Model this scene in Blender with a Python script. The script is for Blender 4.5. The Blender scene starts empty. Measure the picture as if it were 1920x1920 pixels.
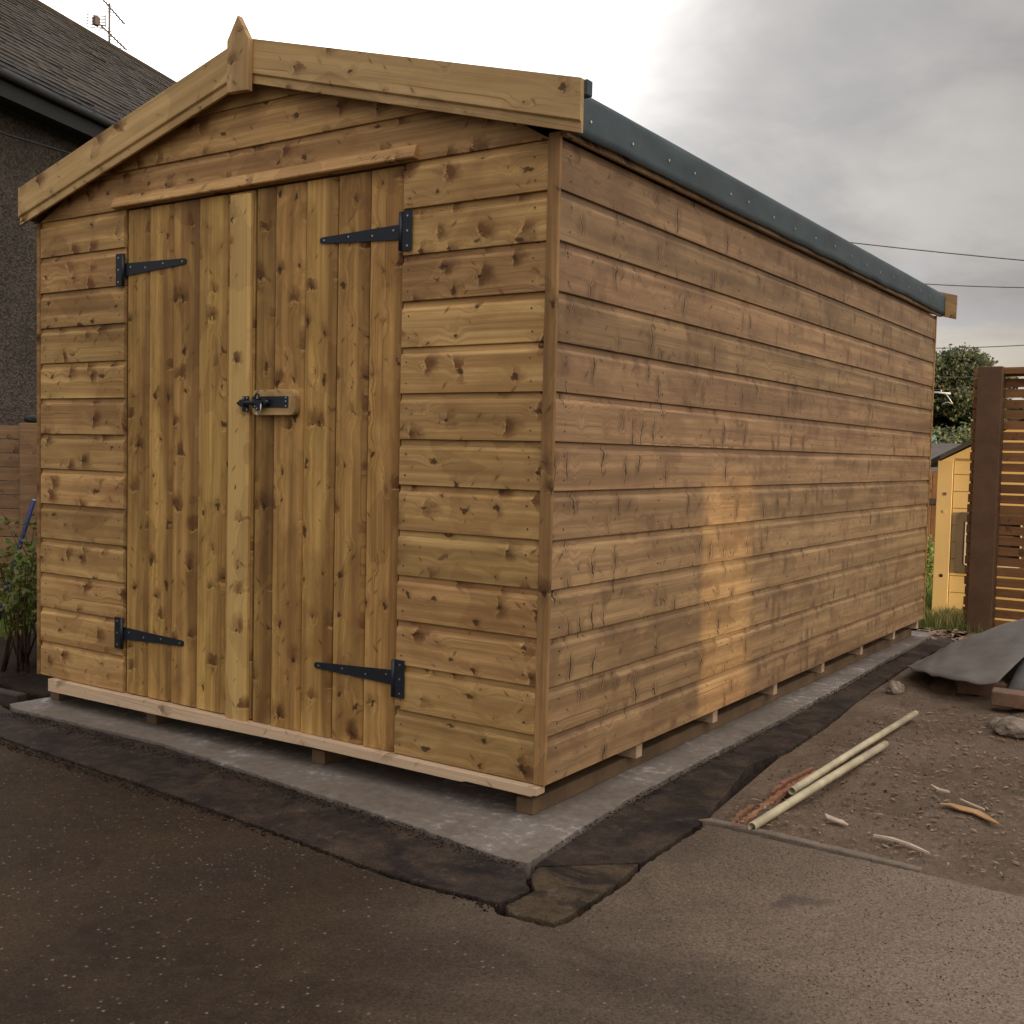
import bpy, bmesh, math, random
from mathutils import Vector, Matrix, noise
S = bpy.context.scene
COL = S.collection
rad = math.radians
rng = random.Random(7)

# ------------------------------------------------------------------ camera
FW = Vector((-0.55905101, 0.82741994, -0.05327477))
RT = Vector((0.82770131, 0.56070693, 0.02276565))
UP = Vector((-0.04870828, 0.03136844, 0.99832035))
cam_data = bpy.data.cameras.new('camera')
cam = bpy.data.objects.new('camera', cam_data)
COL.objects.link(cam)
m3 = Matrix((RT, UP, -FW)).transposed()
cam.matrix_world = Matrix.Translation((1.6754, -2.6247, 0.9447)) @ m3.to_4x4()
cam_data.sensor_width = 36
cam_data.lens = 2066.64 * 36 / 1920
cam_data.clip_start = 0.05
cam_data.clip_end = 3000
S.camera = cam

# ------------------------------------------------------------------ node helper
class NT:
    def __init__(s, tree):
        s.t = tree; s.n = tree.nodes; s.l = tree.links
    def node(s, kind, **kw):
        n = s.n.new(kind)
        for k, v in kw.items(): setattr(n, k, v)
        return n
    def put(s, sock, v):
        if isinstance(v, bpy.types.NodeSocket): s.l.new(v, sock)
        elif v is not None:
            if isinstance(v, (tuple, list)) and sock.type == 'RGBA' and len(v) == 3: v = (*v, 1)
            sock.default_value = v
    def math(s, op, a, b=None, c=None, clamp=False):
        n = s.node('ShaderNodeMath', operation=op); n.use_clamp = clamp
        s.put(n.inputs[0], a)
        if b is not None: s.put(n.inputs[1], b)
        if c is not None: s.put(n.inputs[2], c)
        return n.outputs[0]
    def vmath(s, op, a, b=None):
        n = s.node('ShaderNodeVectorMath', operation=op)
        s.put(n.inputs[0], a)
        if b is not None: s.put(n.inputs[1], b)
        return n.outputs['Value'] if op in ('DOT_PRODUCT', 'LENGTH') else n.outputs[0]
    def comb(s, x, y, z=0.0):
        n = s.node('ShaderNodeCombineXYZ')
        for i, v in enumerate((x, y, z)): s.put(n.inputs[i], v)
        return n.outputs[0]
    def sep(s, v):
        n = s.node('ShaderNodeSeparateXYZ'); s.put(n.inputs[0], v); return n.outputs
    def noise(s, vec, scale=5, detail=3, rough=.5, dist=0):
        n = s.node('ShaderNodeTexNoise'); s.put(n.inputs['Vector'], vec)
        s.put(n.inputs['Scale'], scale); s.put(n.inputs['Detail'], detail)
        s.put(n.inputs['Roughness'], rough); s.put(n.inputs['Distortion'], dist)
        return n.outputs['Fac']
    def noisec(s, vec, scale=5, detail=3):
        n = s.node('ShaderNodeTexNoise'); s.put(n.inputs['Vector'], vec)
        s.put(n.inputs['Scale'], scale); s.put(n.inputs['Detail'], detail)
        return n.outputs['Color']
    def voro(s, vec, scale=5, feature='F1', dim='2D', rand=1):
        n = s.node('ShaderNodeTexVoronoi', feature=feature, voronoi_dimensions=dim)
        s.put(n.inputs['Vector'], vec); s.put(n.inputs['Scale'], scale); s.put(n.inputs['Randomness'], rand)
        return n.outputs
    def ss(s, v, a, b, c=0.0, d=1.0, kind='SMOOTHSTEP'):
        n = s.node('ShaderNodeMapRange', interpolation_type=kind)
        s.put(n.inputs['Value'], v)
        for k, x in (('From Min', a), ('From Max', b), ('To Min', c), ('To Max', d)): s.put(n.inputs[k], x)
        return n.outputs[0]
    def mix(s, f, a, b, mode='MIX'):
        n = s.node('ShaderNodeMix', data_type='RGBA', blend_type=mode)
        s.put(n.inputs[0], f); s.put(n.inputs[6], a); s.put(n.inputs[7], b)
        return n.outputs[2]

# ------------------------------------------------------------------ world (evening overcast with a bright thin patch)
ZEN, SUNW = 2.3, 1.15
SUN_EL = 4.5
SUN_AZ = Vector((0.98, -0.199, 0)).normalized()
w = bpy.data.worlds.new('World'); S.world = w; w.use_nodes = True
W = NT(w.node_tree); W.n.clear()
sky = W.node('ShaderNodeTexSky', sky_type='NISHITA'); sky.sun_disc = False
sky.sun_elevation = rad(SUN_EL); sky.sun_rotation = math.atan2(SUN_AZ.x, SUN_AZ.y)
bg1 = W.node('ShaderNodeBackground'); W.put(bg1.inputs[0], sky.outputs[0]); bg1.inputs[1].default_value = 0.12
tc = W.node('ShaderNodeTexCoord').outputs['Generated']
dirn = W.vmath('NORMALIZE', tc)
dx, dy, dz = W.sep(dirn)
zc = W.math('MAXIMUM', dz, 0.03)
plane = W.comb(W.math('DIVIDE', dx, W.math('ADD', zc, .22)), W.math('DIVIDE', dy, W.math('ADD', zc, .22)), 0)
n1 = W.noise(plane, .9, 5, .55, .6)
n2 = W.noise(plane, 2.6, 5, .6, .3)
cl = W.math('ADD', W.math('MULTIPLY', n1, .7), W.math('MULTIPLY', n2, .3))
base = W.ss(W.math('SUBTRACT', cl, W.ss(dz, .22, .42, 0, .07)), .34, .60, 0, 1)
grey = W.mix(base, (.128, .124, .138), (.315, .294, .278))
# a warm pale band low down
low = W.ss(dz, .02, .2, 1, 0)
grey = W.mix(W.math('MULTIPLY', low, .7), grey, (.50, .435, .345))
# slate-blue streak above the warm horizon
streak = W.math('MULTIPLY', W.ss(W.math('ABSOLUTE', W.math('SUBTRACT', dz, W.math('ADD', .135, W.math('MULTIPLY', W.math('SUBTRACT', n2, .5), .12)))), .0, .05, 1, 0), W.ss(n1, .4, .6, .3, 1))
grey = W.mix(W.math('MULTIPLY', streak, .75), grey, (.215, .222, .272))
# broad bright area where the cloud is thin
gd = W.vmath('DOT_PRODUCT', dirn, Vector((-0.745, 0.57, 0.345)).normalized())
glow = W.ss(W.math('ADD', gd, W.math('MULTIPLY', W.math('SUBTRACT', cl, .5), .10)), .855, 1.0)
glow = W.math('POWER', glow, 1.7)
colr = W.mix(glow, grey, (2.3, 2.25, 2.2))
wide = W.ss(gd, .66, .96, 0, .24)
colr = W.mix(wide, colr, (1.2, 1.15, 1.08))
# an overcast sky brightens steeply towards the zenith, and towards the veiled sun low in the east
zen = W.ss(dz, .34, .85, 0, ZEN)
sund = W.ss(W.vmath('DOT_PRODUCT', dirn, (SUN_AZ.x * .93, SUN_AZ.y * .93, .36)), .10, .95, 0, SUNW)
f1 = W.math('ADD', 1.0, zen)
colr = W.vmath('MULTIPLY', colr, W.comb(f1, f1, f1))
colr = W.vmath('ADD', colr, W.vmath('MULTIPLY', (1.0, .86, .68), W.comb(sund, sund, sund)))
bg2 = W.node('ShaderNodeBackground'); W.put(bg2.inputs[0], colr); bg2.inputs[1].default_value = 1.0
mx = W.node('ShaderNodeMixShader'); mx.inputs[0].default_value = .93
W.l.new(bg1.outputs[0], mx.inputs[1]); W.l.new(bg2.outputs[0], mx.inputs[2])
out = W.node('ShaderNodeOutputWorld'); W.l.new(mx.outputs[0], out.inputs[0])

# ------------------------------------------------------------------ sun
sd = bpy.data.lights.new('sun', 'SUN'); sd.energy = 3.4; sd.angle = rad(.6); sd.color = (1, .72, .36)
sun = bpy.data.objects.new('sun', sd); COL.objects.link(sun)
sv = Vector((SUN_AZ.x * math.cos(rad(SUN_EL)), SUN_AZ.y * math.cos(rad(SUN_EL)), math.sin(rad(SUN_EL))))
sun.rotation_euler = sv.to_track_quat('Z', 'Y').to_euler()
sun.location = (20, -4, 8)

S.view_settings.view_transform = 'Standard'
S.view_settings.look = 'None'
S.view_settings.exposure = 0.6
S.view_settings.gamma = 1
S.view_settings.use_curve_mapping = False
S.render.engine = 'CYCLES'
S.cycles.max_bounces = 6

# ------------------------------------------------------------------ materials
def newmat(name):
    m = bpy.data.materials.new(name); m.use_nodes = True
    t = NT(m.node_tree); t.n.clear()
    b = t.node('ShaderNodeBsdfPrincipled'); o = t.node('ShaderNodeOutputMaterial')
    t.l.new(b.outputs[0], o.inputs[0])
    return m, t, b
def bump(t, b, h, strength=.3, dist=.002):
    n = t.node('ShaderNodeBump'); t.put(n.inputs['Height'], h)
    n.inputs['Strength'].default_value = strength; n.inputs['Distance'].default_value = dist
    t.l.new(n.outputs[0], b.inputs['Normal'])
def simple(name, col, rough=.6, metal=0, scale=8, var=.25, bmp=0.0, bscale=60):
    m, t, b = newmat(name)
    g = t.node('ShaderNodeTexCoord').outputs['Object']
    n = t.noise(g, scale, 4, .6)
    f = t.ss(n, .3, .7, 1 - var, 1 + var, 'LINEAR')
    c = t.vmath('MULTIPLY', col, t.comb(f, f, f))
    t.put(b.inputs['Base Color'], c); b.inputs['Roughness'].default_value = rough; b.inputs['Metallic'].default_value = metal
    if bmp: bump(t, b, t.noise(g, bscale, 3, .6), bmp, .004)
    return m

def wood(name, light, mid, dark, style='round', rough=.62, blot=1.0, knots=1.0, sheen=1):
    m, t, b = newmat(name)
    oc = t.node('ShaderNodeTexCoord').outputs['Object']
    rnd = t.node('ShaderNodeObjectInfo').outputs['Random']
    X, Y, Z = t.sep(oc)
    ox = t.math('MULTIPLY', rnd, 97.3); oz = t.math('MULTIPLY', rnd, 41.7)
    x = t.math('ADD', X, ox); z = t.math('ADD', Z, oz)
    z = t.math('ADD', z, t.math('MULTIPLY', Y, .7))
    p = t.comb(x, z, 0)
    wob = t.noisec(p, 16, 3)
    wx, wz, _ = t.sep(wob)
    wx = t.math('SUBTRACT', wx, .5); wz = t.math('SUBTRACT', wz, .5)
    # round knots -----------------------------------------------------
    if style == 'round':
        hf = t.noisec(p, 70, 2); hx, hz, _ = t.sep(hf)
        kp = t.comb(t.math('ADD', t.math('ADD', x, t.math('MULTIPLY', wx, .07)), t.math('MULTIPLY', t.math('SUBTRACT', hx, .5), .02)), t.math('ADD', t.math('ADD', z, t.math('MULTIPLY', wz, .05)), t.math('MULTIPLY', t.math('SUBTRACT', hz, .5), .02)), 0)
        v = t.voro(t.vmath('MULTIPLY', kp, (7.5, 12.5, 1)), 1)
    else:
        tilt = t.math('MULTIPLY', t.math('SUBTRACT', t.noise(t.comb(x, 0, 0), 6, 1), .5), .55)
        xx = t.math('ADD', t.math('ADD', x, t.math('MULTIPLY', Z, tilt)), t.math('MULTIPLY', wx, .055))
        v = t.voro(t.comb(t.math('MULTIPLY', xx, 14.0), t.math('MULTIPLY', t.math('ADD', z, t.math('MULTIPLY', wz, .03)), 8.0), 0), 1)
    d = v['Distance']
    cr, cg, cb = t.sep(v['Color'])
    on = t.ss(cr, .30 / knots, .36 / knots, 0, 1)
    if style == 'round':
        r = t.ss(cg, 0, 1, .03, .125)
        core = t.math('MULTIPLY', t.ss(d, t.math('MULTIPLY', r, .55), r, 1, 0), on)
        halo = t.math('MULTIPLY', t.math('MULTIPLY', t.ss(d, .04, t.ss(cb, 0, 1, .2, .62), 1, 0), on), t.ss(cb, .15, .9, .25, 1))
        kpx = t.math('SUBTRACT', t.sep(t.vmath('MULTIPLY', kp, (7.5, 12.5, 1)))[0], t.sep(v['Position'])[0])
        cut = t.ss(kpx, -.03, .02)
        halo = t.math('MULTIPLY', halo, t.math('ADD', .25, t.math('MULTIPLY', cut, .95)), clamp=True)
        lip = t.math('MULTIPLY', t.math('MULTIPLY', t.ss(t.math('ABSOLUTE', t.math('ADD', kpx, .05)), 0, .03, 1, 0), t.ss(d, .08, .42, 1, 0)), t.math('MULTIPLY', on, t.ss(cb, .45, .8)))
    else:
        # spike knots: thin dark cracks running across the board
        fx = v['Position']
        px, pz, _ = t.sep(fx)
        ddx = t.math('ABSOLUTE', t.math('SUBTRACT', t.math('MULTIPLY', xx, 14.0), px))
        ddz = t.math('ABSOLUTE', t.math('SUBTRACT', t.math('MULTIPLY', t.math('ADD', z, t.math('MULTIPLY', wz, .03)), 8.0), pz))
        lip = t.math('MULTIPLY', t.math('MULTIPLY', t.ss(t.math('ABSOLUTE', t.math('SUBTRACT', ddx, .075)), 0, .035, 1, 0), t.ss(ddz, .2, .45, 1, 0)), t.ss(cr, .58, .64))
        rr = t.ss(cg, 0, 1, .028, .085)
        core = t.math('MULTIPLY', t.math('MULTIPLY', t.ss(t.math('ADD', ddx, t.math('MULTIPLY', ddz, .10)), t.math('MULTIPLY', rr, .7), rr, 1, 0), t.ss(ddz, .25, .48, 1, 0)), t.ss(cr, .62, .68, 0, 1))
        halo = t.math('MULTIPLY', t.math('MULTIPLY', t.ss(ddx, .02, .5, 1, 0), t.ss(ddz, .1, .5, 1, 0)), t.ss(cr, .35, .9, 0, 1))
    # grain ------------------------------------------------------------
    warp = t.math('MULTIPLY', t.ss(d, .0, .5, 1, 0), on)
    gz = t.math('ADD', z, t.math('MULTIPLY', warp, .022))
    gz = t.math('ADD', gz, t.math('MULTIPLY', t.noise(t.comb(t.math('MULTIPLY', x, 1.4), t.math('MULTIPLY', z, 5), 0), 1, 2), .035))
    g1 = t.noise(t.comb(t.math('MULTIPLY', x, 1.1), t.math('MULTIPLY', gz, 75), 0), 1, 3, .55)
    g2 = t.noise(t.comb(t.math('MULTIPLY', x, 6), t.math('MULTIPLY', gz, 420), 0), 1, 2, .6)
    grain = t.math('ADD', t.math('MULTIPLY', g1, .7), t.math('MULTIPLY', g2, .3))
    gmask = t.ss(grain, .38, .62, 0, 1)
    # stain blotches ----------------------------------------------------
    b1 = t.noise(t.comb(t.math('MULTIPLY', x, 4.5), t.math('MULTIPLY', z, 11), 0), 1, 4, .62, .4)
    b2 = t.noise(t.comb(t.math('MULTIPLY', x, 1.3), t.math('MULTIPLY', z, 3), 0), 1, 2)
    blotch = t.ss(t.math('ADD', t.math('MULTIPLY', b1, .7), t.math('MULTIPLY', b2, .3)), .42, .68, 0, 1)
    c = t.mix(gmask, mid, light)
    # dark latewood lines
    lw = t.ss(t.noise(t.comb(t.math('MULTIPLY', x, .9), t.math('MULTIPLY', gz, 150), 3.3), 1, 2, .5), .58, .72, 0, 1)
    c = t.mix(t.math('MULTIPLY', lw, t.ss(t.math('FRACT', t.math('MULTIPLY', rnd, 5.3)), .2, 1, .15, .62)), c, dark)
    c = t.mix(t.math('MULTIPLY', blotch, .55 * blot), c, tuple(.45 * a + .55 * d_ for a, d_ in zip(mid, dark)))
    if style == 'spike':
        # darker stained segments in the upper half of each board, cut off sharply at knots
        sg = t.voro(t.comb(t.math('MULTIPLY', t.math('ADD', xx, t.math('MULTIPLY', wx, .05)), 5.5), t.math('MULTIPLY', t.noise(t.comb(0, t.math('MULTIPLY', z, 9), 0), 1, 1), .5), 0), 1)
        sr, sgg, sbb = t.sep(sg['Color'])
        zlo = t.ss(sgg, 0, 1, .02, .085)
        zm = t.ss(t.math('ADD', Z, t.math('MULTIPLY', wz, .03)), zlo, t.math('ADD', zlo, .022), .12, 1)
        seg = t.math('MULTIPLY', t.ss(sr, .30, .85, 0, 1), zm)
        c = t.mix(t.math('MULTIPLY', t.math('MULTIPLY', seg, t.ss(b1, .35, .6, .3, 1)), .55), c, tuple(.35 * a + .65 * d_ for a, d_ in zip(mid, dark)))
    else:
        if 'door' in name:
            # heartwood side of every board took more stain
            hw = t.ss(t.math('ADD', Z, t.math('MULTIPLY', t.math('SUBTRACT', t.noise(t.comb(t.math('MULTIPLY', x, 1.6), t.math('MULTIPLY', z, 4), 0), 1, 2), .5), .16)), .018, .060, 1, 0)
            c = t.mix(t.math('MULTIPLY', hw, t.ss(t.math('FRACT', t.math('MULTIPLY', rnd, 13.7)), 0, 1, .15, .62)), c, dark)
        sg = t.voro(t.comb(t.math('MULTIPLY', t.math('ADD', x, t.math('MULTIPLY', wx, .06)), 6), t.math('MULTIPLY', z, 9), 0), 1)
        sr, sgg, sbb = t.sep(sg['Color'])
        c = t.mix(t.math('MULTIPLY', t.ss(sr, .6, 1, 0, 1), .28), c, dark)
    # small winged marks where branch bark shows, slanting either way
    wgx = t.math('ADD', x, t.math('MULTIPLY', wx, .03))
    for sgn, sc_ in ((1.1, 9.0), (-.8, 8.0)):
        vw = t.voro(t.comb(t.math('MULTIPLY', t.math('ADD', wgx, t.math('MULTIPLY', z, sgn)), sc_ * 1.9), t.math('MULTIPLY', t.math('SUBTRACT', z, t.math('MULTIPLY', x, sgn * .25)), sc_ * .9), 0), 1)
        wr, wg_, wb_ = t.sep(vw['Color'])
        wk = t.math('MULTIPLY', t.ss(vw['Distance'], .03, t.ss(wg_, 0, 1, .05, .14), 1, 0), t.ss(wr, .74, .78))
        c = t.mix(t.math('MULTIPLY', wk, .62), c, tuple(a * .6 for a in dark))
        ws = t.math('MULTIPLY', t.math('MULTIPLY', t.ss(vw['Distance'], .02, .34, 1, 0), t.ss(wr, .70, .95)), t.ss(b1, .4, .6))
        c = t.mix(t.math('MULTIPLY', ws, .25), c, dark)
    # slow change of tone across the width of the board
    ac = t.ss(t.noise(t.comb(t.math('MULTIPLY', x, .7), t.math('MULTIPLY', z, 22), 0), 1, 2), .35, .66, 0, 1)
    c = t.mix(t.math('MULTIPLY', ac, .40 * min(1, blot)), c, dark)
    # pale rays beside the knots
    ray = t.math('MULTIPLY', t.math('MULTIPLY', t.ss(t.math('ABSOLUTE', t.math('SUBTRACT', d, .2)), .0, .04, 1, 0), on), t.ss(wz, .0, .16, 0, 1))
    c = t.mix(t.math('MULTIPLY', ray, .28), c, tuple(min(1, a * 1.35) for a in light))
    hal = t.math('MULTIPLY', halo, t.ss(b1, .30, .56, .30, 1))
    c = t.mix(t.math('MULTIPLY', hal, .62 if style == 'spike' else .95), c, dark)
    c = t.mix(t.math('MULTIPLY', lip, .4), c, tuple(min(1, a * 1.3) for a in light))
    c = t.mix(t.math('MULTIPLY', core, .80 if style == 'spike' else .85), c, tuple(a * .4 for a in dark))
    # each board its own tone
    tone = t.ss(rnd, 0, 1, .82, 1.14, 'LINEAR')
    c = t.vmath('MULTIPLY', c, t.comb(tone, t.math('MULTIPLY', tone, t.ss(t.math('FRACT', t.math('MULTIPLY', rnd, 7.7)), 0, 1, .96, 1.03)), tone))
    t.put(b.inputs['Base Color'], c)
    t.put(b.inputs['Roughness'], t.ss(g1, .3, .7, rough - .08, rough + .1, 'LINEAR'))
    b.inputs['Specular IOR Level'].default_value = .35 * sheen
    h = t.math('SUBTRACT', grain, t.math('MULTIPLY', core, .8))
    bump(t, b, h, .35, .0016)
    return m

M = {}
M['wood_front'] = wood('treated_timber', (.60, .40, .172), (.45, .278, .106), (.135, .058, .020), 'round', knots=1.25)
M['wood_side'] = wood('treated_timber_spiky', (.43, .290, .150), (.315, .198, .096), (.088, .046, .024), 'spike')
M['wood_door'] = wood('treated_timber_door', (.60, .392, .138), (.44, .262, .078), (.105, .044, .013), 'round', blot=1.3, knots=1.35)
M['wood_trim'] = wood('treated_timber_trim', (.62, .43, .215), (.52, .35, .16), (.16, .08, .03), 'round', knots=.8, blot=.7)
M['wood_strip'] = wood('treated_timber_strip', (.44, .28, .115), (.34, .20, .075), (.09, .042, .015), 'round', knots=1.6, blot=1.4)
M['wood_cover'] = wood('treated_timber_cover', (.66, .47, .18), (.58, .40, .145), (.17, .08, .03), 'round', knots=.8, blot=.2)
M['pale_timber'] = wood('planed_whitewood', (.62, .47, .34), (.55, .40, .28), (.30, .20, .13), 'round', knots=.45, blot=.3)
M['bearer'] = simple('green_treated_bearer', (.13, .082, .045), .8, 0, 7, .35, .3)
M['inner'] = simple('timber_inner', (.10, .06, .03), .8)
M['metal'] = simple('blue_black_metal', (.020, .026, .038), .42, .3, 40, .15)
M['zinc'] = simple('zinc_screw', (.55, .55, .56), .35, .9, 40, .1)
M['nail'] = simple('dull_nail', (.10, .085, .07), .5, .5, 40, .1)

def felt_mat(name, col, stretch):
    m, t, b = newmat(name)
    g = t.node('ShaderNodeTexCoord').outputs['Object']
    n = t.noise(t.vmath('MULTIPLY', g, stretch), 5, 5, .65)
    s = t.noise(g, 420, 2, .7)
    f = t.math('MULTIPLY', t.ss(n, .3, .7, .8, 1.25, 'LINEAR'), t.ss(s, .3, .7, .7, 1.35, 'LINEAR'))
    t.put(b.inputs['Base Color'], t.vmath('MULTIPLY', col, t.comb(f, f, f)))
    b.inputs['Roughness'].default_value = .78
    bump(t, b, t.math('ADD', s, t.math('MULTIPLY', n, .6)), .5, .003)
    return m
M['felt'] = felt_mat('green_mineral_felt', (.044, .068, .084), (1, 1, 1))
M['felt_black'] = felt_mat('black_mineral_felt', (.115, .108, .102), (1, 1, 1))

def tarmac():
    m, t, b = newmat('worn_tarmac')
    g = t.node('ShaderNodeNewGeometry').outputs['Position']
    x, y, z = t.sep(g)
    fine = t.noise(g, 170, 3, .75)
    mid = t.noise(g, 24, 4, .65)
    big = t.noise(g, 1.1, 4, .6, .5)
    c = t.mix(t.ss(mid, .3, .7), (.019, .0106, .0056), (.034, .0210, .0114))
    c = t.mix(t.ss(big, .36, .66), c, (.050, .031, .0155))
    c = t.mix(t.ss(t.noise(g, .7, 3, .5), .5, .72, 0, .5), c, (.027, .019, .017))
    # pale veil of glare painted into the colour towards the dug-over bed
    haze_tint = t.ss(t.math('ADD', t.math('ADD', x, t.math('MULTIPLY', t.math('SUBTRACT', big, .5), 2.0)), t.math('MULTIPLY', y, .5)), -.5, 1.4)
    c = t.mix(t.math('MULTIPLY', haze_tint, .72), c, (.255, .203, .158))
    f = t.ss(fine, .3, .72, .40, 1.75, 'LINEAR')
    c = t.vmath('MULTIPLY', c, t.comb(f, f, f))
    v = t.voro(t.vmath('MULTIPLY', g, (1, 1, 0)), 62, dim='3D')
    vr, vg, vb = t.sep(v['Color'])
    chip = t.math('MULTIPLY', t.ss(v['Distance'], .08, .30, 1, 0), t.ss(vr, .80, .86))
    c = t.mix(t.math('MULTIPLY', chip, .75), c, (.26, .21, .165))
    pit = t.math('MULTIPLY', t.ss(v['Distance'], .1, .3, 1, 0), t.ss(vg, .84, .9))
    c = t.mix(t.math('MULTIPLY', pit, .7), c, (.018, .014, .012))
    damp = t.ss(t.noise(g, 1.7, 3, .55, 1.2), .64, .70)
    c = t.mix(t.math('MULTIPLY', damp, .45), c, (.03, .022, .022))
    t.put(b.inputs['Base Color'], c); b.inputs['Roughness'].default_value = .82
    b.inputs['Specular IOR Level'].default_value = .3
    bump(t, b, t.math('ADD', fine, t.math('MULTIPLY', mid, 1.2)), .7, .006)
    return m
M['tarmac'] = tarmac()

def concrete(name, a, bcol, dark, edge=.5, white=True):
    m, t, b = newmat(name)
    g = t.node('ShaderNodeNewGeometry').outputs['Position']
    n1 = t.noise(g, 3.2, 5, .6, .6); n2 = t.noise(g, 30, 4, .7); n3 = t.noise(g, 200, 2, .7)
    c = t.mix(t.ss(n1, .35, .65), a, bcol)
    c = t.mix(t.ss(t.noise(t.vmath('ADD', g, (5, 3, 1)), 2.0, 4, .6, .8), .52, .7, 0, edge), c, dark)
    if white:
        c = t.mix(t.math('MULTIPLY', t.ss(t.math('ADD', t.math('MULTIPLY', n1, .5), t.math('MULTIPLY', n2, .5)), .54, .66), .55), c, (.46, .43, .42))
    f = t.math('MULTIPLY', t.ss(n2, .3, .7, .78, 1.22, 'LINEAR'), t.ss(n3, .3, .7, .8, 1.2, 'LINEAR'))
    c = t.vmath('MULTIPLY', c, t.comb(f, f, f))
    v = t.voro(t.vmath('MULTIPLY', g, (1, 1, 0)), 24, dim='3D')
    vr, _, _ = t.sep(v['Color'])
    c = t.mix(t.math('MULTIPLY', t.math('MULTIPLY', t.ss(v['Distance'], .06, .16, 1, 0), t.ss(vr, .84, .9)), .7), c, dark)
    t.put(b.inputs['Base Color'], c); b.inputs['Roughness'].default_value = .85
    bump(t, b, t.math('ADD', n3, t.math('MULTIPLY', n2, 2)), .5, .004)
    return m
M['concrete'] = concrete('pale_concrete', (.150, .127, .108), (.195, .174, .158), (.085, .066, .050))
def stained(name, tan):
    m, t, b = newmat(name)
    g = t.node('ShaderNodeNewGeometry').outputs['Position']
    n1 = t.noise(g, 3.4, 5, .62, .9); n2 = t.noise(t.vmath('ADD', g, (7, 2, 0)), 8, 5, .7, .4); n3 = t.noise(g, 160, 3, .75); n4 = t.noise(g, 34, 4, .7)
    c = t.mix(t.ss(n2, .38, .62), (.020, .0145, .013), (.046, .033, .026))
    if tan: c = t.mix(t.ss(n2, .36, .50), (.026, .019, .014), (.072, .051, .031))
    c = t.mix(t.ss(n1, .48, .72, 0, .8), c, (.080, .058, .038))
    c = t.mix(t.ss(n1, .46, .34, 0, .85), c, (.010, .008, .009))
    c = t.mix(t.ss(t.noise(t.vmath('ADD', g, (1, 9, 0)), 14, 5, .75, .5), .60, .70, 0, .5), c, (.13, .11, .095))
    f = t.math('MULTIPLY', t.ss(n3, .3, .7, .6, 1.45, 'LINEAR'), t.ss(n4, .3, .7, .75, 1.25, 'LINEAR'))
    c = t.vmath('MULTIPLY', c, t.comb(f, f, f))
    t.put(b.inputs['Base Color'], c); b.inputs['Roughness'].default_value = .85; b.inputs['Specular IOR Level'].default_value = .25
    bump(t, b, t.math('ADD', n3, t.math('MULTIPLY', n4, 2)), .7, .006)
    return m
M['kerb'] = stained('stained_old_concrete', False); M['kerb_patch'] = stained('tan_old_concrete', True)
M['kerb_plain'] = concrete('dark_old_concrete', (.026, .018, .017), (.036, .025, .021), (.010, .008, .008), .9, False)
M['kerb_tan'] = concrete('tan_old_concrete', (.050, .036, .022), (.030, .022, .015), (.018, .014, .012), .9, False)
M['edging'] = concrete('pale_edging', (.20, .165, .13), (.16, .13, .10), (.08, .06, .05), .5, False)

def earth(name, a, bcol, c3, bump_s=1.0):
    m, t, b = newmat(name)
    g = t.node('ShaderNodeNewGeometry').outputs['Position']
    n1 = t.noise(g, 2.5, 5, .6, .5); n2 = t.noise(g, 22, 5, .7); n3 = t.noise(g, 120, 3, .7)
    c = t.mix(t.ss(n1, .35, .65), a, bcol)
    c = t.mix(t.ss(n2, .5, .72, 0, .75), c, c3)
    f = t.ss(n3, .3, .7, .72, 1.28, 'LINEAR')
    c = t.vmath('MULTIPLY', c, t.comb(f, f, f))
    t.put(b.inputs['Base Color'], c); b.inputs['Roughness'].default_value = .95
    b.inputs['Specular IOR Level'].default_value = .15
    bump(t, b, t.math('ADD', t.math('MULTIPLY', n2, 2), n3), bump_s, .012)
    return m
M['earth'] = earth('dug_earth', (.115, .086, .064), (.165, .126, .095), (.215, .168, .130), .6)
M['soil'] = earth('dark_soil', (.022, .015, .011), (.035, .024, .017), (.05, .036, .026))
M['lawn'] = earth('lawn_base', (.055, .085, .020), (.09, .12, .030), (.12, .13, .05))

def leafm(name, cols, rough=.55, trans=.25):
    m, t, b = newmat(name)
    g = t.node('ShaderNodeNewGeometry')
    r = g.outputs['Random Per Island']
    n = t.noise(g.outputs['Position'], 1.6, 2)
    f = t.math('ADD', t.math('MULTIPLY', r, .6), t.math('MULTIPLY', t.ss(n, .3, .7), .4))
    cr = t.node('ShaderNodeValToRGB'); t.put(cr.inputs[0], f)
    e = cr.color_ramp.elements
    e[0].color = (*cols[0], 1); e[1].color = (*cols[-1], 1)
    for i, c in enumerate(cols[1:-1]):
        k = e.new((i + 1) / (len(cols) - 1)); k.color = (*c, 1)
    t.put(b.inputs['Base Color'], cr.outputs[0]); b.inputs['Roughness'].default_value = rough
    tr = t.node('ShaderNodeBsdfTranslucent'); t.put(tr.inputs[0], cr.outputs[0])
    mx = t.node('ShaderNodeMixShader'); mx.inputs[0].default_value = trans
    t.l.new(b.outputs[0], mx.inputs[1]); t.l.new(tr.outputs[0], mx.inputs[2])
    o = [q for q in t.n if q.type == 'OUTPUT_MATERIAL'][0]
    t.l.new(mx.outputs[0], o.inputs[0])
    return m
M['leaf_tree'] = leafm('tree_leaves', ((.018, .030, .010), (.032, .048, .014), (.070, .082, .022)))
M['leaf_shrub'] = leafm('shrub_leaves', ((.045, .095, .012), (.085, .14, .018), (.12, .13, .02), (.10, .035, .02)))
M['leaf_hedge'] = leafm('hedge_leaves', ((.06, .09, .025), (.12, .15, .05), (.20, .20, .09)))
M['grass'] = leafm('grass_blades', ((.07, .12, .02), (.13, .19, .035), (.22, .25, .07)))
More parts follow.
